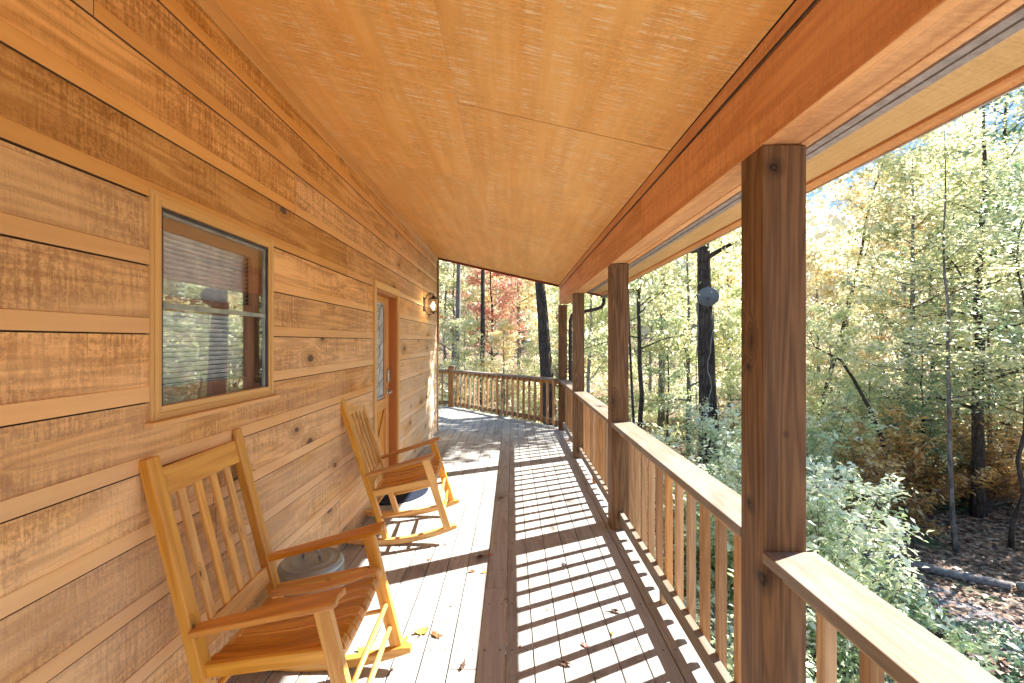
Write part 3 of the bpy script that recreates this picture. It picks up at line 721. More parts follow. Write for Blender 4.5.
# fallen leaves on the boards
MAPLE = []
for k in range(5):
    a0 = R(-90 + 180 + (k - 2) * 52 - 90)
    for da, r in ((-25, .55), (-13, .80), (-9, .72), (0, 1.0 if k == 2 else .88), (9, .72), (13, .80), (25, .55)): MAPLE.append((r * math.cos(a0 + R(da)), r * math.sin(a0 + R(da))))
MAPLE.append((-.35, .12)); MAPLE.append((-1.0, .015)); MAPLE.append((-1.0, -.015)); MAPLE.append((-.35, -.12))
OVAL = [(1.0, 0), (.8, .16), (.62, .2), (.5, .36), (.3, .30), (.15, .44), (-.1, .34), (-.3, .42), (-.5, .22), (-.7, .1), (-1.25, .015), (-1.25, -.015), (-.7, -.12), (-.5, -.24), (-.3, -.40), (-.1, -.30), (.15, -.46), (.3, -.28), (.5, -.36), (.62, -.18), (.8, -.18)]
def leafcolor(name, c): return plain(name, c, .7, 0, .2, 60, .35, .2)
LC = {'yellow brown': leafcolor('yellow_brown_leaf', (.55, .33, .07)), 'dark brown': leafcolor('dark_brown_leaf', (.09, .05, .035)), 'pinkish red': leafcolor('pink_red_leaf', (.60, .17, .15)),
      'orange': leafcolor('orange_leaf', (.75, .36, .05)), 'pale tan': leafcolor('tan_leaf', (.52, .36, .24)), 'rust brown': leafcolor('rust_leaf', (.34, .13, .05))}
def fallen(px, py, size, col, where, curl=.5):
    k = (py - 341.5) / EYE; x = (px - 512) / k; y = F / k; size *= .85
    q = MB(); a = rng.uniform(0, 6.28); ct, st = math.cos(a), math.sin(a); pid = rng.random(); SH = MAPLE if col in ('orange', 'pinkish red', 'yellow brown') and size > .03 else OVAL
    def P(u, v):
        r2 = u * u + v * v; h = size * curl * (.28 * u * u + .45 * v * v + .12 * math.sin(5 * u + 3 * v)); return Vector(((u * ct - v * st) * size, (u * st + v * ct) * size, .004 + abs(h)))
    for i in range(len(SH)):
        a_, b_ = SH[i], SH[(i + 1) % len(SH)]; m1 = (a_[0] * .5, a_[1] * .5); m2 = (b_[0] * .5, b_[1] * .5)
        q.face([P(0, 0), P(*m1), P(*m2)], [(0, 0)] * 3, pid); q.face([P(*m1), P(*a_), P(*b_), P(*m2)], [(0, 0)] * 4, pid)
    o = q.build('fallen_leaf', LC[col]); o.location = (x, y, 0)
    tag(o, col + ' fallen leaf ' + where, 'leaf', 'fallen leaves on the deck')
for f_ in [(422, 633, .055, 'yellow brown', 'left of the wide shadow stripe, left one of a pair', .9), (437, 636, .05, 'rust brown', 'touching the yellow brown leaf left of the wide shadow stripe', .9),
           (402, 643, .06, 'orange', 'at the foot of the near rocking chair', .6), (472, 572, .04, 'rust brown', 'beside the crossing post shadow, left of the wide stripe', 1.0),
           (484, 573, .03, 'orange', 'at the left edge of the wide shadow stripe', .8), (585, 646, .035, 'pinkish red', 'among the baluster shadows at the front', .8),
           (565, 665, .045, 'dark brown', 'nearest the camera among the baluster shadows', 1.2), (612, 634, .022, 'orange', 'small one near the bottom rail shadow', .8),
           (615, 612, .045, 'dark brown', 'crumpled near the bottom rail shadow', 1.4), (463, 667, .035, 'dark brown', 'crumpled at the bottom edge left of the stripe', 1.4),
           (564, 565, .035, 'dark brown', 'crumpled between baluster shadows beyond the middle', 1.2), (480, 558, .06, 'dark brown', 'crumpled on the post shadow crossing, largest there', 1.3),
           (489, 556, .045, 'rust brown', 'on the post shadow crossing beside a darker one', 1.2), (429, 560, .025, 'rust brown', 'alone in the post shadow toward the chairs', .8),
           (545, 536, .03, 'pale tan', 'in the far post shadow between the stripes', .7), (537, 470, .03, 'rust brown', 'far along the boards in the striped sunlight', .7),
           (528, 505, .022, 'pale tan', 'far along the deck near the wide stripe', .7), (575, 594, .02, 'pinkish red', 'small one near the right shadow stripe', .7), (395, 668, .03, 'pale tan', 'at the bottom edge under the near chair', .8), (520, 648, .018, 'rust brown', 'tiny one at the left end of the baluster shadows', 1.0),
           (506, 600, .016, 'dark brown', 'tiny one on the wide shadow stripe', 1.2), (640, 660, .02, 'pale tan', 'tiny one inside the right shadow stripe', .9), (445, 545, .02, 'dark brown', 'tiny one beyond the post shadow toward the chairs', 1.2),
           (548, 610, .016, 'orange', 'tiny one midway along the baluster shadows', .9), (560, 500, .02, 'rust brown', 'far one close to the third post shadow', 1.0),
           (363, 652, .05, 'orange', 'under the near rocking chair, by its front post', .7), (452, 606, .022, 'pale tan', 'alone on the sunlit boards left of the stripe', .6)]:
    fallen(*f_)

# ------------------------------------------------------------------ ground
def gz(x, y):
    near = GZ
    r1 = max(0, x - 8.6) * .16; r2 = max(0, y - 15) * .12
    far = max(0, math.hypot(x, y) - 30) * .13
    return near + min(r1, 2.2) + min(r2, 2.5) + min(far, 12) + .12 * math.sin(x * .7 + 1) * math.cos(y * .5) * (0.3 if x < 9 and y < 12 else 1)
def grid_mesh(name, xs, ys, fz, mat, kind='structure'):
    V = [(x, y, fz(x, y)) for y in ys for x in xs]; nx = len(xs)
    Fc = [(j * nx + i, j * nx + i + 1, (j + 1) * nx + i + 1, (j + 1) * nx + i) for j in range(len(ys) - 1) for i in range(nx - 1)]
    me = bpy.data.meshes.new(name); me.from_pydata(V, [], Fc); me.materials.append(mat); me.polygons.foreach_set('use_smooth', [True] * len(Fc))
    o = bpy.data.objects.new(name, me); COL.objects.link(o); o['kind'] = kind; return o
m, nt, b, out = new_mat('forest_floor'); n = N(nt); tc = n('ShaderNodeTexCoord').outputs['Object']
vo = n('ShaderNodeTexVoronoi'); n.link(tc, vo.inputs['Vector']); vo.inputs['Scale'].default_value = 16
sc = n('ShaderNodeSeparateColor'); n.link(vo.outputs['Color'], sc.inputs[0])
lf = n.ramp(sc.outputs[0], [(0, (.035, .022, .018)), (.4, (.12, .065, .045)), (.7, (.25, .14, .09)), (1, (.42, .29, .2))])
gs = n.noise(tc, 1.1, 4, .6); col = n.mix(n.sstep(gs, .52, .66), lf, (.05, .095, .035))
n.link(col, b.inputs['Base Color']); b.inputs['Roughness'].default_value = .9
bp = n('ShaderNodeBump'); bp.inputs['Strength'].default_value = .8; bp.inputs['Distance'].default_value = .03; n.link(sc.outputs[0], bp.inputs['Height']); n.link(bp.outputs[0], b.inputs['Normal'])
xs = sorted(set(list(np.linspace(-8, 20, 57)) + list(np.linspace(-260, -8, 24)) + list(np.linspace(20, 300, 28))))
ys = sorted(set(list(np.linspace(-6, 30, 73)) + list(np.linspace(-120, -6, 12)) + list(np.linspace(30, 400, 38))))
grid_mesh('ground', xs, ys, gz, m)
m, nt, b, out = new_mat('worn_asphalt'); n = N(nt); tc = n('ShaderNodeTexCoord').outputs['Object']
a1 = n.noise(tc, 60, 4, .7); a2 = n.noise(tc, 1.5, 4, .6); vo = n('ShaderNodeTexVoronoi'); n.link(tc, vo.inputs['Vector']); vo.inputs['Scale'].default_value = 15
sc = n('ShaderNodeSeparateColor'); n.link(vo.outputs['Color'], sc.inputs[0])
base = n.mix(a1, (.07, .07, .085), (.16, .16, .18)); lf = n.ramp(sc.outputs[1], [(0, (.06, .035, .025)), (.6, (.2, .11, .07)), (1, (.4, .27, .18))])
sel = n.math('GREATER_THAN', n.math('ADD', n.math('MULTIPLY', a2, 1.0), n.math('MULTIPLY', sc.outputs[0], .45)), .83)
n.link(n.mix(sel, base, lf), b.inputs['Base Color']); b.inputs['Roughness'].default_value = .9
path = grid_mesh('path', list(np.linspace(-.5, .5, 5)), list(np.linspace(0, 14, 60)), lambda x, y: 0, m)
for v in path.data.vertices:
    y = v.co.y; cxp = 6.95 - .06 * (y - 6.5) - .02 * (y - 6.5) ** 2 * (1 if y > 6.5 else .2); xx = cxp + v.co.x * .95
    v.co = (xx, y, gz(xx, y) + .012)
path2 = grid_mesh('driveway', list(np.linspace(1.2, 5.2, 12)), list(np.linspace(-9, 5.6, 30)), lambda x, y: gz(x, y) + .010, plain('pale_bounce_gravel', (.38, .38, .39), .9, 0, .1, 45, .35, .5))  # driveway tone lightened to bounce sunlight up to the porch ceiling

def litter(name, n_, area, colors, size, label_kind='stuff', zoff=.01):
    r = np.random.RandomState(5 + n_)
    x = r.uniform(area[0], area[1], n_); y = r.uniform(area[2], area[3], n_)
    z = np.array([gz(a, b_) for a, b_ in zip(x, y)]) + zoff + r.uniform(0, .03, n_)
    return leaves_mesh(name, np.stack([x, y, z], 1), size, r, colors, flat=.75)

def leaves_mesh(name, C, size, r, mat, flat=.3, clump=None, aspect=.55, parent=None, facing=None):
    n_ = len(C)
    nrm = r.normal(size=(n_, 3)); nrm /= np.linalg.norm(nrm, axis=1)[:, None]
    nrm = nrm * (1 - flat) + np.array([0, 0, 1.0]) * flat; nrm /= np.linalg.norm(nrm, axis=1)[:, None]
    t = r.normal(size=(n_, 3)); a = np.cross(nrm, t); a /= np.linalg.norm(a, axis=1)[:, None]; b_ = np.cross(nrm, a)
    L = size * np.clip(r.lognormal(0, .38, n_), .4, 2.1)[:, None]; W = L * aspect
    V = np.empty((n_, 4, 3)); fold = nrm * L * .12
    V[:, 0] = C - a * L / 2; V[:, 1] = C + b_ * W / 2 + fold; V[:, 2] = C + a * L / 2; V[:, 3] = C - b_ * W / 2 + fold
    me = bpy.data.meshes.new(name); me.vertices.add(n_ * 4); me.vertices.foreach_set('co', V.astype(np.float32).ravel())
    me.loops.add(n_ * 4); me.loops.foreach_set('vertex_index', np.arange(n_ * 4, dtype=np.int32))
    me.polygons.add(n_); me.polygons.foreach_set('loop_start', np.arange(0, n_ * 4, 4, dtype=np.int32)); me.polygons.foreach_set('loop_total', np.full(n_, 4, dtype=np.int32))
    me.update(calc_edges=True)
    rv = r.uniform(0, 1, n_)
    if clump is not None: rv = np.clip(rv * .45 + clump * .75 - .10, 0, 1)
    at = me.attributes.new('rnd', 'FLOAT', 'FACE'); at.data.foreach_set('value', rv.astype(np.float32))
    me.materials.append(mat); me.validate()
    o = bpy.data.objects.new(name, me); COL.objects.link(o)
    if parent: o.parent = parent
    return o

# ------------------------------------------------------------------ trees
def branch_path(r, p, d, L, n_, wander=.18, grav=0.0):
    pts = [np.array(p, float)]; d = np.array(d, float); d /= np.linalg.norm(d)
    for i in range(n_):
        d = d + r.normal(size=3) * wander + np.array([0, 0, grav]); d /= np.linalg.norm(d); pts.append(pts[-1] + d * L / n_)
    return pts
def tree_meshes(seed, H, r0, base, spread, nleaf, lsize, leafm, barkm, lean=(0, 0), nlimb=14, flat=.3, sig=.28, wander=.05, trunk=None, fork=False, crown_top=True):
    """returns (trunk MB, leaf arrays). Local origin at the foot of the trunk."""
    r = np.random.RandomState(seed); tb = MB()
    if trunk is None:
        nseg = 12; pts = []; x = y = 0.0; dx = dy = 0
        for i in range(nseg + 1):
            t = i / nseg; pts.append(np.array([x + lean[0] * t * H, y + lean[1] * t * H, t * H])); x += r.normal() * wander * H / nseg; y += r.normal() * wander * H / nseg
    else: pts = [np.array(p, float) for p in trunk]; H = pts[-1][2]
    radii = [r0 * (1.25 if i == 0 else 1) * (1 - .85 * (i / (len(pts) - 1)) ** 1.2) for i in range(len(pts))]
    tb.tube([tuple(p) for p in pts], radii, 10, wob=.06)
    def at(t):
        f = t * (len(pts) - 1); i = min(int(f), len(pts) - 2); return pts[i] + (pts[i + 1] - pts[i]) * (f - i), radii[i] * (1 - (f - i)) + radii[i + 1] * (f - i)
    tips = []
    for k in range(nlimb):
        t = base + (1 - base) * (k + r.uniform(0, .9)) / nlimb; t = min(t, .985); p, rr = at(t)
        az = k * 2.4 + r.uniform(-.5, .5); el = r.uniform(.05, .75) * (1 if flat < .5 else .6)
        L = spread * (1.0 - .65 * max(0, (t - base) / (1 - base)) ** 1.5) * r.uniform(.6, 1.15)
        d = (math.cos(az) * math.cos(el), math.sin(az) * math.cos(el), math.sin(el))
        bp_ = branch_path(r, p, d, L, 6, .16, .03); tb.tube([tuple(q) for q in bp_], [max(.006, rr * .45 * (1 - i / 7)) for i in range(7)], 5, caps=False)
        for i in range(2, 7):
            for s in range(2):
                az2 = az + r.uniform(-1.5, 1.5); sub = branch_path(r, bp_[i], (math.cos(az2), math.sin(az2), r.uniform(-.15, .5)), L * r.uniform(.2, .45), 3, .2)
                tb.tube([tuple(q) for q in sub], [max(.004, rr * .14), .004, .003, .002], 4, caps=False)
                tips.append((sub[-1], L)); tips.append((sub[1], L)); 
    T = np.array([q[0] for q in tips]); idx = r.randint(0, len(T), nleaf); cl = r.uniform(0, 1, len(T))
    C = T[idx] + r.normal(size=(nleaf, 3)) * np.array([sig, sig, sig * (.75 - .5 * flat)]) * r.uniform(.4, 1.3, (len(T), 1))[idx]
    return tb, C, cl[idx], r
def tree(label, x, y, H, r0, base, spread, nleaf, lsize, leafk, barkk='bark_dark', cat='tree', group=None, name='tree', seed=None, rotz=None, sink=.15, **kw):
    seed = seed or rng.randint(1, 99999)
    tb, C, cl, r = tree_meshes(seed, H, r0, base, spread, nleaf, lsize, None, None, **kw)
    t = thing(name, label, cat, (x, y, gz(x, y) - sink), (0, 0, rotz or 0), group)
    tr = tb.build('trunk', M[barkk], t, smooth=True)
    if nleaf: leaves_mesh('crown', C, lsize, r, LEAF[leafk], kw.get('flat', .3), cl, parent=t)
    return t
def copy_tree(src, label, x, y, s, rotz, group=None, squash=1.0):
    t = src.copy(); COL.objects.link(t); t.location = (x, y, gz(x, y) - .15); t.rotation_euler = (0, 0, rotz); t.scale = (s, s, s * squash)
    t['label'] = label
    if group: t['group'] = group
    for ch in list(src.children):
        c_ = ch.copy(); COL.objects.link(c_); c_.parent = t
    return t
def at(px, Y): return (px - 512) / F * Y

# trees one can pick out, then one added for its shade
tree('dark thick trunked tree with a knobbly bulge rising behind the far diagonal railing', at(552, 14), 14, 12, .25, .62, 2.6, 5000, .11, 'yellow', 'bark_dark', lean=(-.065, 0), seed=11, wander=.03)
tree('slim straight dark trunk behind the far railing, left of the knobbly tree', at(481, 19), 19, 15, .13, .50, 2.6, 5000, .13, 'yellow', 'bark_dark', lean=(.01, 0), seed=12, wander=.02)
tree('tall pale brown trunk behind the newel post, nearest the cabin corner', at(458, 21), 21, 17, .15, .55, 2.8, 4500, .14, 'ygreen', 'bark_grey', lean=(-.005, 0), seed=13, wander=.015)
D = tree('thick dark trunk carrying a satellite dish, wrapped with pale vines', at(709, 12), 12, 13, .27, .48, 3.0, 9000, .11, 'ygreen', 'bark_dark', lean=(-.014, 0), seed=14, wander=.012)
tree('thin forked dark tree left of the dish trunk', at(641, 14), 14, 11, .085, .35, 2.0, 2500, .11, 'ygreen', 'bark_dark', lean=(.0, 0), seed=15, wander=.09)
tree('second thin dark stem beside the forked tree', at(634, 14.3), 14.3, 10, .05, .5, 1.6, 1200, .11, 'ygreen', 'bark_dark', seed=16, wander=.05)
tree('short pale trunk low behind the railing, left of the dish trunk', at(661, 18), 18, 12, .15, .6, 2.4, 3500, .12, 'ygreen', 'bark_grey', seed=17, wander=.03)
tree('slender grey sapling standing straight behind the fallen edging log', at(957, 8.9), 8.9, 8.5, .045, .35, 1.7, 5000, .075, 'ygreen', 'bark_grey', lean=(-.035, 0), seed=18, wander=.04, flat=.6)
tree('dark broad trunk among green leaves at the right, behind the slender sapling', at(978, 10.0), 10.0, 9.5, .12, .22, 2.6, 9000, .085, 'ygreen', 'bark_dark', lean=(-.005, 0), seed=19, wander=.04, flat=.6, nlimb=20)
tree('thin crooked dark sapling at the right edge of the view', at(1010, 8.8), 8.8, 7.5, .04, .3, 1.9, 6000, .075, 'green', 'bark_dark', seed=20, wander=.12, flat=.6)
tree('dark bare stem bending over to the left above the pale shrubs', at(890, 10.5), 10.5, 6.5, .055, .8, .9, 500, .09, 'ygreen', 'bark_dark', seed=21,
     trunk=[(0, 0, 0), (-.02, 0, 1.0), (-.18, 0, 2.0), (-.5, 0, 2.75), (-.85, 0, 3.4), (-1.15, 0, 3.85), (-1.45, 0, 4.0), (-1.75, 0, 4.15), (-1.95, 0, 4.5)], nlimb=5)
tree('leaning slender tree against blue sky right of the near post', at(806, 15), 15, 12, .08, .55, 2.2, 3800, .12, 'yellow', 'bark_dark', lean=(.23, 0), seed=22, wander=.04)
tree('tall added tree behind the near porch post and roof, shading the far wall corner', 6.25, 11.25, 12.5, .13, .62, 1.7, 9000, .11, 'yellow', 'bark_dark', seed=24, nlimb=18, sig=.24)  # added out of sight; its crown keeps sun off the far wall corner
# satellite dish
z_d = EYE + (341.5 - 298) / F * 11.6
sd = thing('satellite_dish', 'round grey satellite dish fixed high on the thick dark trunk', 'satellite dish', (at(707, 11.6), 11.55, z_d), (R(-58), R(0), R(-24)))
q = MB(); pr = [(r_, .16 * r_ * r_ / .07 * .35) for r_ in np.linspace(0, .27, 9)]; pr2 = [(r_, z_ - .008) for r_, z_ in pr[::-1]]
q.lathe([(max(r_, .0001), z_) for r_, z_ in pr[::-1]] + [(max(r_, .0001), z_) for r_, z_ in pr2[::-1]], n=36); q.build('reflector', M['dish'], sd, smooth=True)
q = MB(); q.tube([(0, -.25, .02), (0, -.2, .25), (0, -.05, .42)], .012, 8); q.box((-.03, -.08, .40), (.03, 0, .46)); q.build('feed_arm', M['darkalu'], sd)
q = MB(); q.tube([(0, 0, -.01), (0, .0, -.12), (0, .22, -.25)], .02, 8); q.build('mount', M['darkalu'], sd, smooth=True)
# vines on the dish trunk
vb = MB(); r_ = np.random.RandomState(4)
for k in range(5):
    ph = r_.uniform(0, 6.28); pts = []
    for i in range(24):
        t = i / 23; zz = .3 + t * 5.2; a = ph + t * r_.uniform(1.5, 2) + .2 * math.sin(t * 20 + k); rr = .30 * (1 - .25 * t) + .02
        pts.append((rr * math.cos(a) - .014 * zz, rr * math.sin(a), zz))
    vb.tube(pts, .014, 5)
v_ = vb.build('vine', M['bark_pale'], D, smooth=True)

# shrubs
def shrub(label, x, y, rx, h, nleaf, lsize, leafk, seed, group='pale leafy shrubs beside the porch', aspect=.42, flat=.55):
    r = np.random.RandomState(seed); t = thing('shrub', label, 'shrub', (x, y, gz(x, y) - .05), (0, 0, 0), group)
    sb = MB(); tips = []
    for k in range(26):
        az = r.uniform(0, 6.28); el = r.uniform(.45, 1.5); L = min(h / math.sin(el), rx / max(math.cos(el), .02)) * r.uniform(.8, 1.05)
        d = (math.cos(az) * math.cos(el), math.sin(az) * math.cos(el), math.sin(el))
        p = branch_path(r, (0, 0, 0), d, L, 7, .10, -.03); sb.tube([tuple(q) for q in p], [.018 * (1 - i / 9) for i in range(8)], 5, caps=False)
        for i in range(2, 8):
            for s in range(4):
                sub = branch_path(r, p[i], (r.normal(), r.normal(), r.uniform(-.1, .6)), r.uniform(.15, .42), 3, .2); tips.append((sub[-1], sub[1]))
                sb.tube([tuple(q) for q in sub], [.006, .005, .004, .003], 4, caps=False)
    T = np.array([a for a, b_ in tips]); T0 = np.array([b_ for a, b_ in tips]); idx = r.randint(0, len(T), nleaf); u = r.uniform(0, 1.2, nleaf)[:, None]; cl = r.uniform(0, 1, len(T))
    C = T0[idx] * (1 - u) + T[idx] * u + r.normal(size=(nleaf, 3)) * .055
    hz = np.clip(C[:, 2] / h, 0, 1)
    leaves_mesh('foliage', C, lsize, r, LEAF[leafk], flat, np.clip(cl[idx] * .5 + hz * .5, 0, 1), aspect=aspect, parent=t); sb.build('stems', M['bark_grey'], t)
    return t
shrub('silvery pale shrub nearest the near post, its tips reaching toward the path', 4.9, 7.0, 1.0, 2.2, 15000, .085, 'pale', 31)
shrub('silvery pale shrub seen just right of the near post', 3.9, 5.9, 1.1, 2.2, 12000, .08, 'pale', 32)
shrub('silvery pale shrub seen through the railing below the dish trunk', 3.1, 7.6, 1.25, 2.5, 12000, .08, 'pale', 33)
shrub('pale shrub behind the others, between the dish trunk and the near post', 4.7, 9.4, 1.5, 2.7, 12000, .09, 'pale', 34)
shrub('green shrub low behind the balusters of the long railing', 2.0, 4.4, .85, 1.75, 9000, .07, 'green', 35)
shrub('pale shrub beyond the second post, low behind the rail', 2.6, 10.2, 1.3, 2.3, 8000, .09, 'pale', 36)
shrub('green shrub below the near railing at the bottom right', 1.75, 2.3, .6, 1.35, 5000, .06, 'green', 37)
shrub('white leaved shrub on the bank right of the near post', 7.2, 11.3, 1.7, 2.9, 12000, .10, 'pale', 38, 'pale leafy shrubs beside the porch')
shrub('rust brown shrub behind the slender sapling and the edging log', 9.0, 10.6, 1.6, 2.3, 10000, .09, 'orange', 39, 'brown shrubs on the bank')
shrub('rust and green shrub at the right edge on the bank', 10.9, 10.4, 1.5, 2.3, 9000, .09, 'orange', 40, 'brown shrubs on the bank')
shrub('dark green shrub between the trunks at the right', 10.4, 12.0, 1.6, 2.8, 10000, .09, 'green', 41, 'brown shrubs on the bank')
shrub('rust brown shrub above the pale shrubs, left of the slender sapling', 7.9, 9.9, 1.2, 1.9, 8000, .085, 'orange', 42, 'brown shrubs on the bank')

# understory and forest trees: a few kinds, copied
G = 'trees of the hillside forest'
proto = {}
kinds = {'yellow': ('yellow', 'bark_grey', .13), 'ygreen': ('ygreen', 'bark_grey', .12), 'green': ('green', 'bark_dark', .12), 'red': ('red', 'bark_dark', .13), 'orange': ('orange', 'bark_dark', .12), 'pale': ('ygreen2', 'bark_pale', .13)}
words = {'yellow': 'pale yellow autumn tree', 'ygreen': 'yellow green tree', 'green': 'green leaved tree', 'red': 'red and pink autumn maple', 'orange': 'rust orange autumn tree', 'pale': 'silvery green tree'}
def put(kind, px, Y, H, where, squash=1.0, v=0):
    x = at(px, Y); key = (kind, v)
    if key not in proto:
        lk, bk, ls = kinds[kind]
        proto[key] = (tree(words[kind] + ' ' + where, x, Y, 10, .11, .12 + .1 * v, 3.1 - .3 * v, 8500, ls * 1.05, lk, bk, group=G, seed=100 + hash_kind(kind) + v * 7, nlimb=20, flat=.45, sig=.26, wander=.05, rotz=0), 10)
        t = proto[key][0]; s = H / 10; t.scale = (s, s, s * squash); return t
    return copy_tree(proto[key][0], words[kind] + ' ' + where, x, Y, H / 10, rng.uniform(0, 6.28), G, squash)
def hash_kind(k): return sum(ord(c) for c in k)
spec = [
 # left gap, beyond the far railing
 ('ygreen', 452, 24, 9, 'low beside the cabin corner, beyond the far railing'), ('red', 492, 25, 9.5, 'in the middle of the gap beyond the far railing'),
 ('yellow', 520, 30, 11.5, 'tallest behind the far railing gap'), ('yellow', 556, 26, 10, 'right of the knobbly trunk beyond the far railing'), ('ygreen', 445, 33, 11, 'high at the left of the far gap'),
 ('red', 520, 34, 11, 'deep behind the knobbly trunk'), ('orange', 478, 38, 12, 'far behind the slim dark trunk'),
 ('ygreen', 572, 22, 9, 'seen between the two farthest posts'), ('pale', 590, 19, 8.5, 'seen between the second and third posts'),
 ('ygreen', 468, 17, 4.6, 'low and bushy behind the newel post'), ('yellow', 505, 18, 4.8, 'low and bushy behind the middle of the far railing'), ('ygreen', 535, 17, 4.2, 'low and bushy behind the right half of the far railing'),
 ('pale', 500, 42, 12, 'tall and airy at the back of the far gap'), ('pale', 575, 30, 11, 'airy, between the farthest posts'),
 # centre bay
 ('ygreen', 612, 24, 7.5, 'just right of the second post'), ('pale', 650, 22, 8, 'low behind the forked tree'), ('ygreen', 690, 16, 8.2, 'crossing in front of the dish trunk'),
 ('yellow', 728, 20, 8.5, 'between the dish trunk and the near post'), ('green', 668, 17, 5.0, 'small, left of the dish trunk'), ('pale', 715, 26, 10, 'far behind the dish trunk'),
 ('pale', 745, 15, 6.5, 'low, hidden partly by the near post'),
 # right bay
 ('yellow', 818, 22, 7.5, 'against the sky right of the near post'), ('yellow', 850, 17, 6.8, 'bright, in the middle of the right opening'), ('ygreen', 905, 13.5, 8.6, 'dense, at the centre of the right opening'),
 ('pale', 835, 14, 5.0, 'low on the bank right of the near post'), ('green', 955, 14, 7.6, 'tall behind the slender sapling'), ('ygreen', 1010, 12.5, 7.8, 'tall at the right edge'),
 ('orange', 930, 17, 7.5, 'deeper behind the slender sapling'), ('yellow', 880, 26, 10.5, 'far up the bank in the right opening'), ('green', 1000, 17, 8.2, 'high at the upper right corner'),
 ('ygreen', 960, 22, 11, 'deep in the wood at the right'), ('yellow', 905, 20, 8.5, 'mid distance in the right opening'), ('green', 1060, 11.5, 8.5, 'just outside the right edge'), ('orange', 1075, 15, 9, 'beyond the right edge'),
 ('pale', 870, 11.8, 3.8, 'knee high thicket beside the bent stem'), ('green', 925, 11.0, 4.2, 'small, behind the slender sapling'), ('ygreen', 990, 10.8, 5.0, 'small, in front of the broad dark trunk'),
]
seen = {}
for kk, px, Y, H, wh in spec:
    seen[kk] = seen.get(kk, 0) + 1
    put(kk, px, Y, H, wh, squash=rng.uniform(.92, 1.1), v=seen[kk] % 2)
# a few more deep in the wood and at the sides (all of a kind, nothing tells them apart)
for i in range(14):
    Y = rng.uniform(32, 62); px = rng.uniform(620, 1300); x = at(px, Y)
    kk = rng.choice(['yellow', 'pale', 'pale', 'ygreen', 'yellow'])
    t = copy_tree(proto[(kk, 1)][0], 'one of the many trees deep in the hazy hillside wood', x, Y, rng.uniform(.9, 1.45), rng.uniform(0, 6.28), 'deep forest trees on the hillside')
    t['category'] = 'tree'
# evergreen sprays hanging at the upper right
tree('dark hemlock with drooping green sprays against the upper right sky', at(1010, 15.5), 15.5, 13.0, .13, .55, 3.6, 9000, .10, 'dark', 'bark_dark', seed=61, nlimb=16, flat=.3, sig=.22)
# far wooded hill: one mass
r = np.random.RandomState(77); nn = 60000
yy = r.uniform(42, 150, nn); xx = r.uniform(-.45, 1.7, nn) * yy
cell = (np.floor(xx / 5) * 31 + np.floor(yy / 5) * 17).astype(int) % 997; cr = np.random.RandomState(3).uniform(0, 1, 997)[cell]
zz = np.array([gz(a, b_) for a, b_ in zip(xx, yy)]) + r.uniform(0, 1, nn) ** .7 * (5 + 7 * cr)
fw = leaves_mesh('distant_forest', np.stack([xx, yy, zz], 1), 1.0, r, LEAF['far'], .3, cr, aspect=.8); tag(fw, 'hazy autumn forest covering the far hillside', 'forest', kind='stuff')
r = np.random.RandomState(91); nn = 52000
yy = r.uniform(12.5, 34, nn); xx = r.uniform(-.5, 1.5, nn) * yy; keep = ~((xx < 8) & (yy < 13)); xx = xx[keep]; yy = yy[keep]
cell = (np.floor(xx / 1.3) * 57 + np.floor(yy / 1.3) * 23).astype(int) % 997; cr = np.random.RandomState(4).uniform(0, 1, 997)[cell]
zz = np.array([gz(a, b_) for a, b_ in zip(xx, yy)]) + r.uniform(0, 1, len(xx)) * (.15 + 1.5 * cr ** 2)
uw = leaves_mesh('undergrowth', np.stack([xx, yy, zz], 1), .15, r, LEAF['ygreen'], .4, cr, aspect=.6); tag(uw, 'low yellow green undergrowth covering the forest floor', 'undergrowth', kind='stuff')
# litter and ground plants
lt = litter('leaf_litter', 14000, (4.0, 14, 5.0, 13.5), LEAF['litter'], .085); tag(lt, 'brown fallen leaves scattered over the ground and path', 'leaf litter', kind='stuff')
r = np.random.RandomState(8); nn = 9000; x = r.uniform(3.4, 7.2, nn); y = r.uniform(3.0, 6.6, nn); keep = (np.sin(x * 2.1) + np.cos(y * 2.7 + x)) > -.3; x = x[keep]; y = y[keep]
gp = leaves_mesh('ground_cover', np.stack([x, y, np.array([gz(a, b_) for a, b_ in zip(x, y)]) + .05], 1), .09, r, LEAF['dark'], .4, aspect=.3); tag(gp, 'low green plants growing through the leaves by the path', 'ground cover', kind='stuff')
# edging log and stone
q = MB(); q.tube([(6.55, 8.95, 0), (7.1, 8.55, .02), (7.7, 8.0, .0), (8.35, 7.55, .01)], [.06, .07, .075, .07], 12, wob=.08)
o = q.build('edging_log', M['stone'], smooth=True); o.location = (0, 0, GZ + .07); tag(o, 'weathered grey log lying along the far edge of the path', 'log')
q = MB(); q.tube([(8.45, 7.52, .02), (8.9, 7.3, .04), (9.5, 7.0, .02)], [.07, .08, .075], 10, wob=.1)
o = q.build('edging_log', M['bark_pale'], smooth=True); o.location = (0, 0, GZ + .07); tag(o, 'pale tan log at the right edge, end to end with the grey one', 'log')

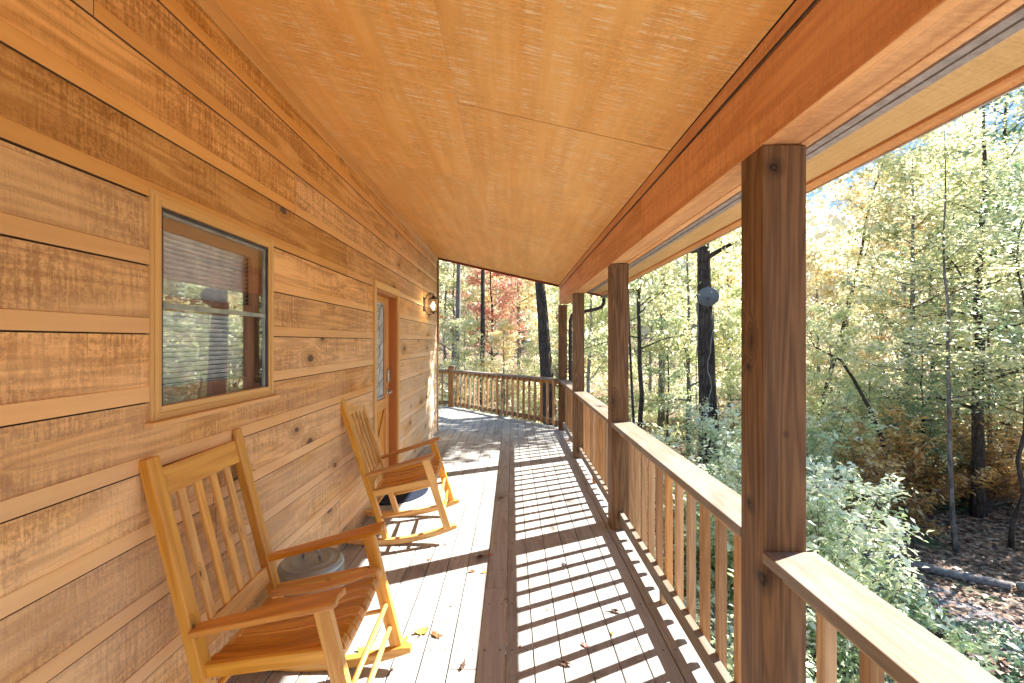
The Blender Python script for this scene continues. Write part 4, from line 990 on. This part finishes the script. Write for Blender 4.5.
# ------------------------------------------------------------------ camera, light, sky
cam = bpy.data.cameras.new('camera'); co = bpy.data.objects.new('camera', cam); COL.objects.link(co)
co.location = (0, 0, EYE); co.rotation_euler = (R(90), 0, 0); cam.sensor_width = 36; cam.lens = 36 * F / 1024; cam.clip_start = .05; cam.clip_end = 2000
scene.camera = co
SUN = Vector((1.12, .54, 1.0)).normalized(); elev = math.asin(SUN.z); azr = math.atan2(SUN.x, SUN.y)
sl = bpy.data.lights.new('sun', 'SUN'); sl.energy = 24; sl.angle = R(.5); sl.color = (1, .95, .87)
so = bpy.data.objects.new('sun', sl); COL.objects.link(so); so.rotation_euler = SUN.to_track_quat('Z', 'Y').to_euler()
wd = bpy.data.worlds.new('World'); scene.world = wd; wd.use_nodes = True; nt = wd.node_tree; nt.nodes.clear(); n = N(nt)
sk = n('ShaderNodeTexSky', sky_type='NISHITA'); sk.sun_disc = False; sk.sun_elevation = elev; sk.sun_rotation = azr; sk.air_density = 1.0; sk.dust_density = 1.0
bg = n('ShaderNodeBackground'); bg.inputs[1].default_value = 1.0; ow = n('ShaderNodeOutputWorld')
sk.dust_density = .6
tcw = n('ShaderNodeTexCoord').outputs['Generated']
cl = n.noise(n.vmath('MULTIPLY', tcw, (1, 1, 2.2)), 2.6, 6, .6, .4)
skc = n.mix(1.0, sk.outputs[0], (.33, .55, .85), 'MULTIPLY')
skc = n.vmath('MINIMUM', skc, (.44, .78, 1.30))
skc = n.mix(n.math('MULTIPLY', n.sstep(cl, .54, .72), .6), skc, (1.7, 1.72, 1.75))
n.link(skc, bg.inputs[0]); n.link(bg.outputs[0], ow.inputs[0])
scene.view_settings.view_transform = 'Standard'; scene.view_settings.look = 'None'; scene.view_settings.exposure = 0; scene.view_settings.gamma = 1.1
scene.cycles.use_adaptive_sampling = True; scene.cycles.adaptive_threshold = .035; scene.cycles.use_denoising = True; scene.cycles.max_bounces = 8; scene.cycles.diffuse_bounces = 4; scene.cycles.transparent_max_bounces = 8
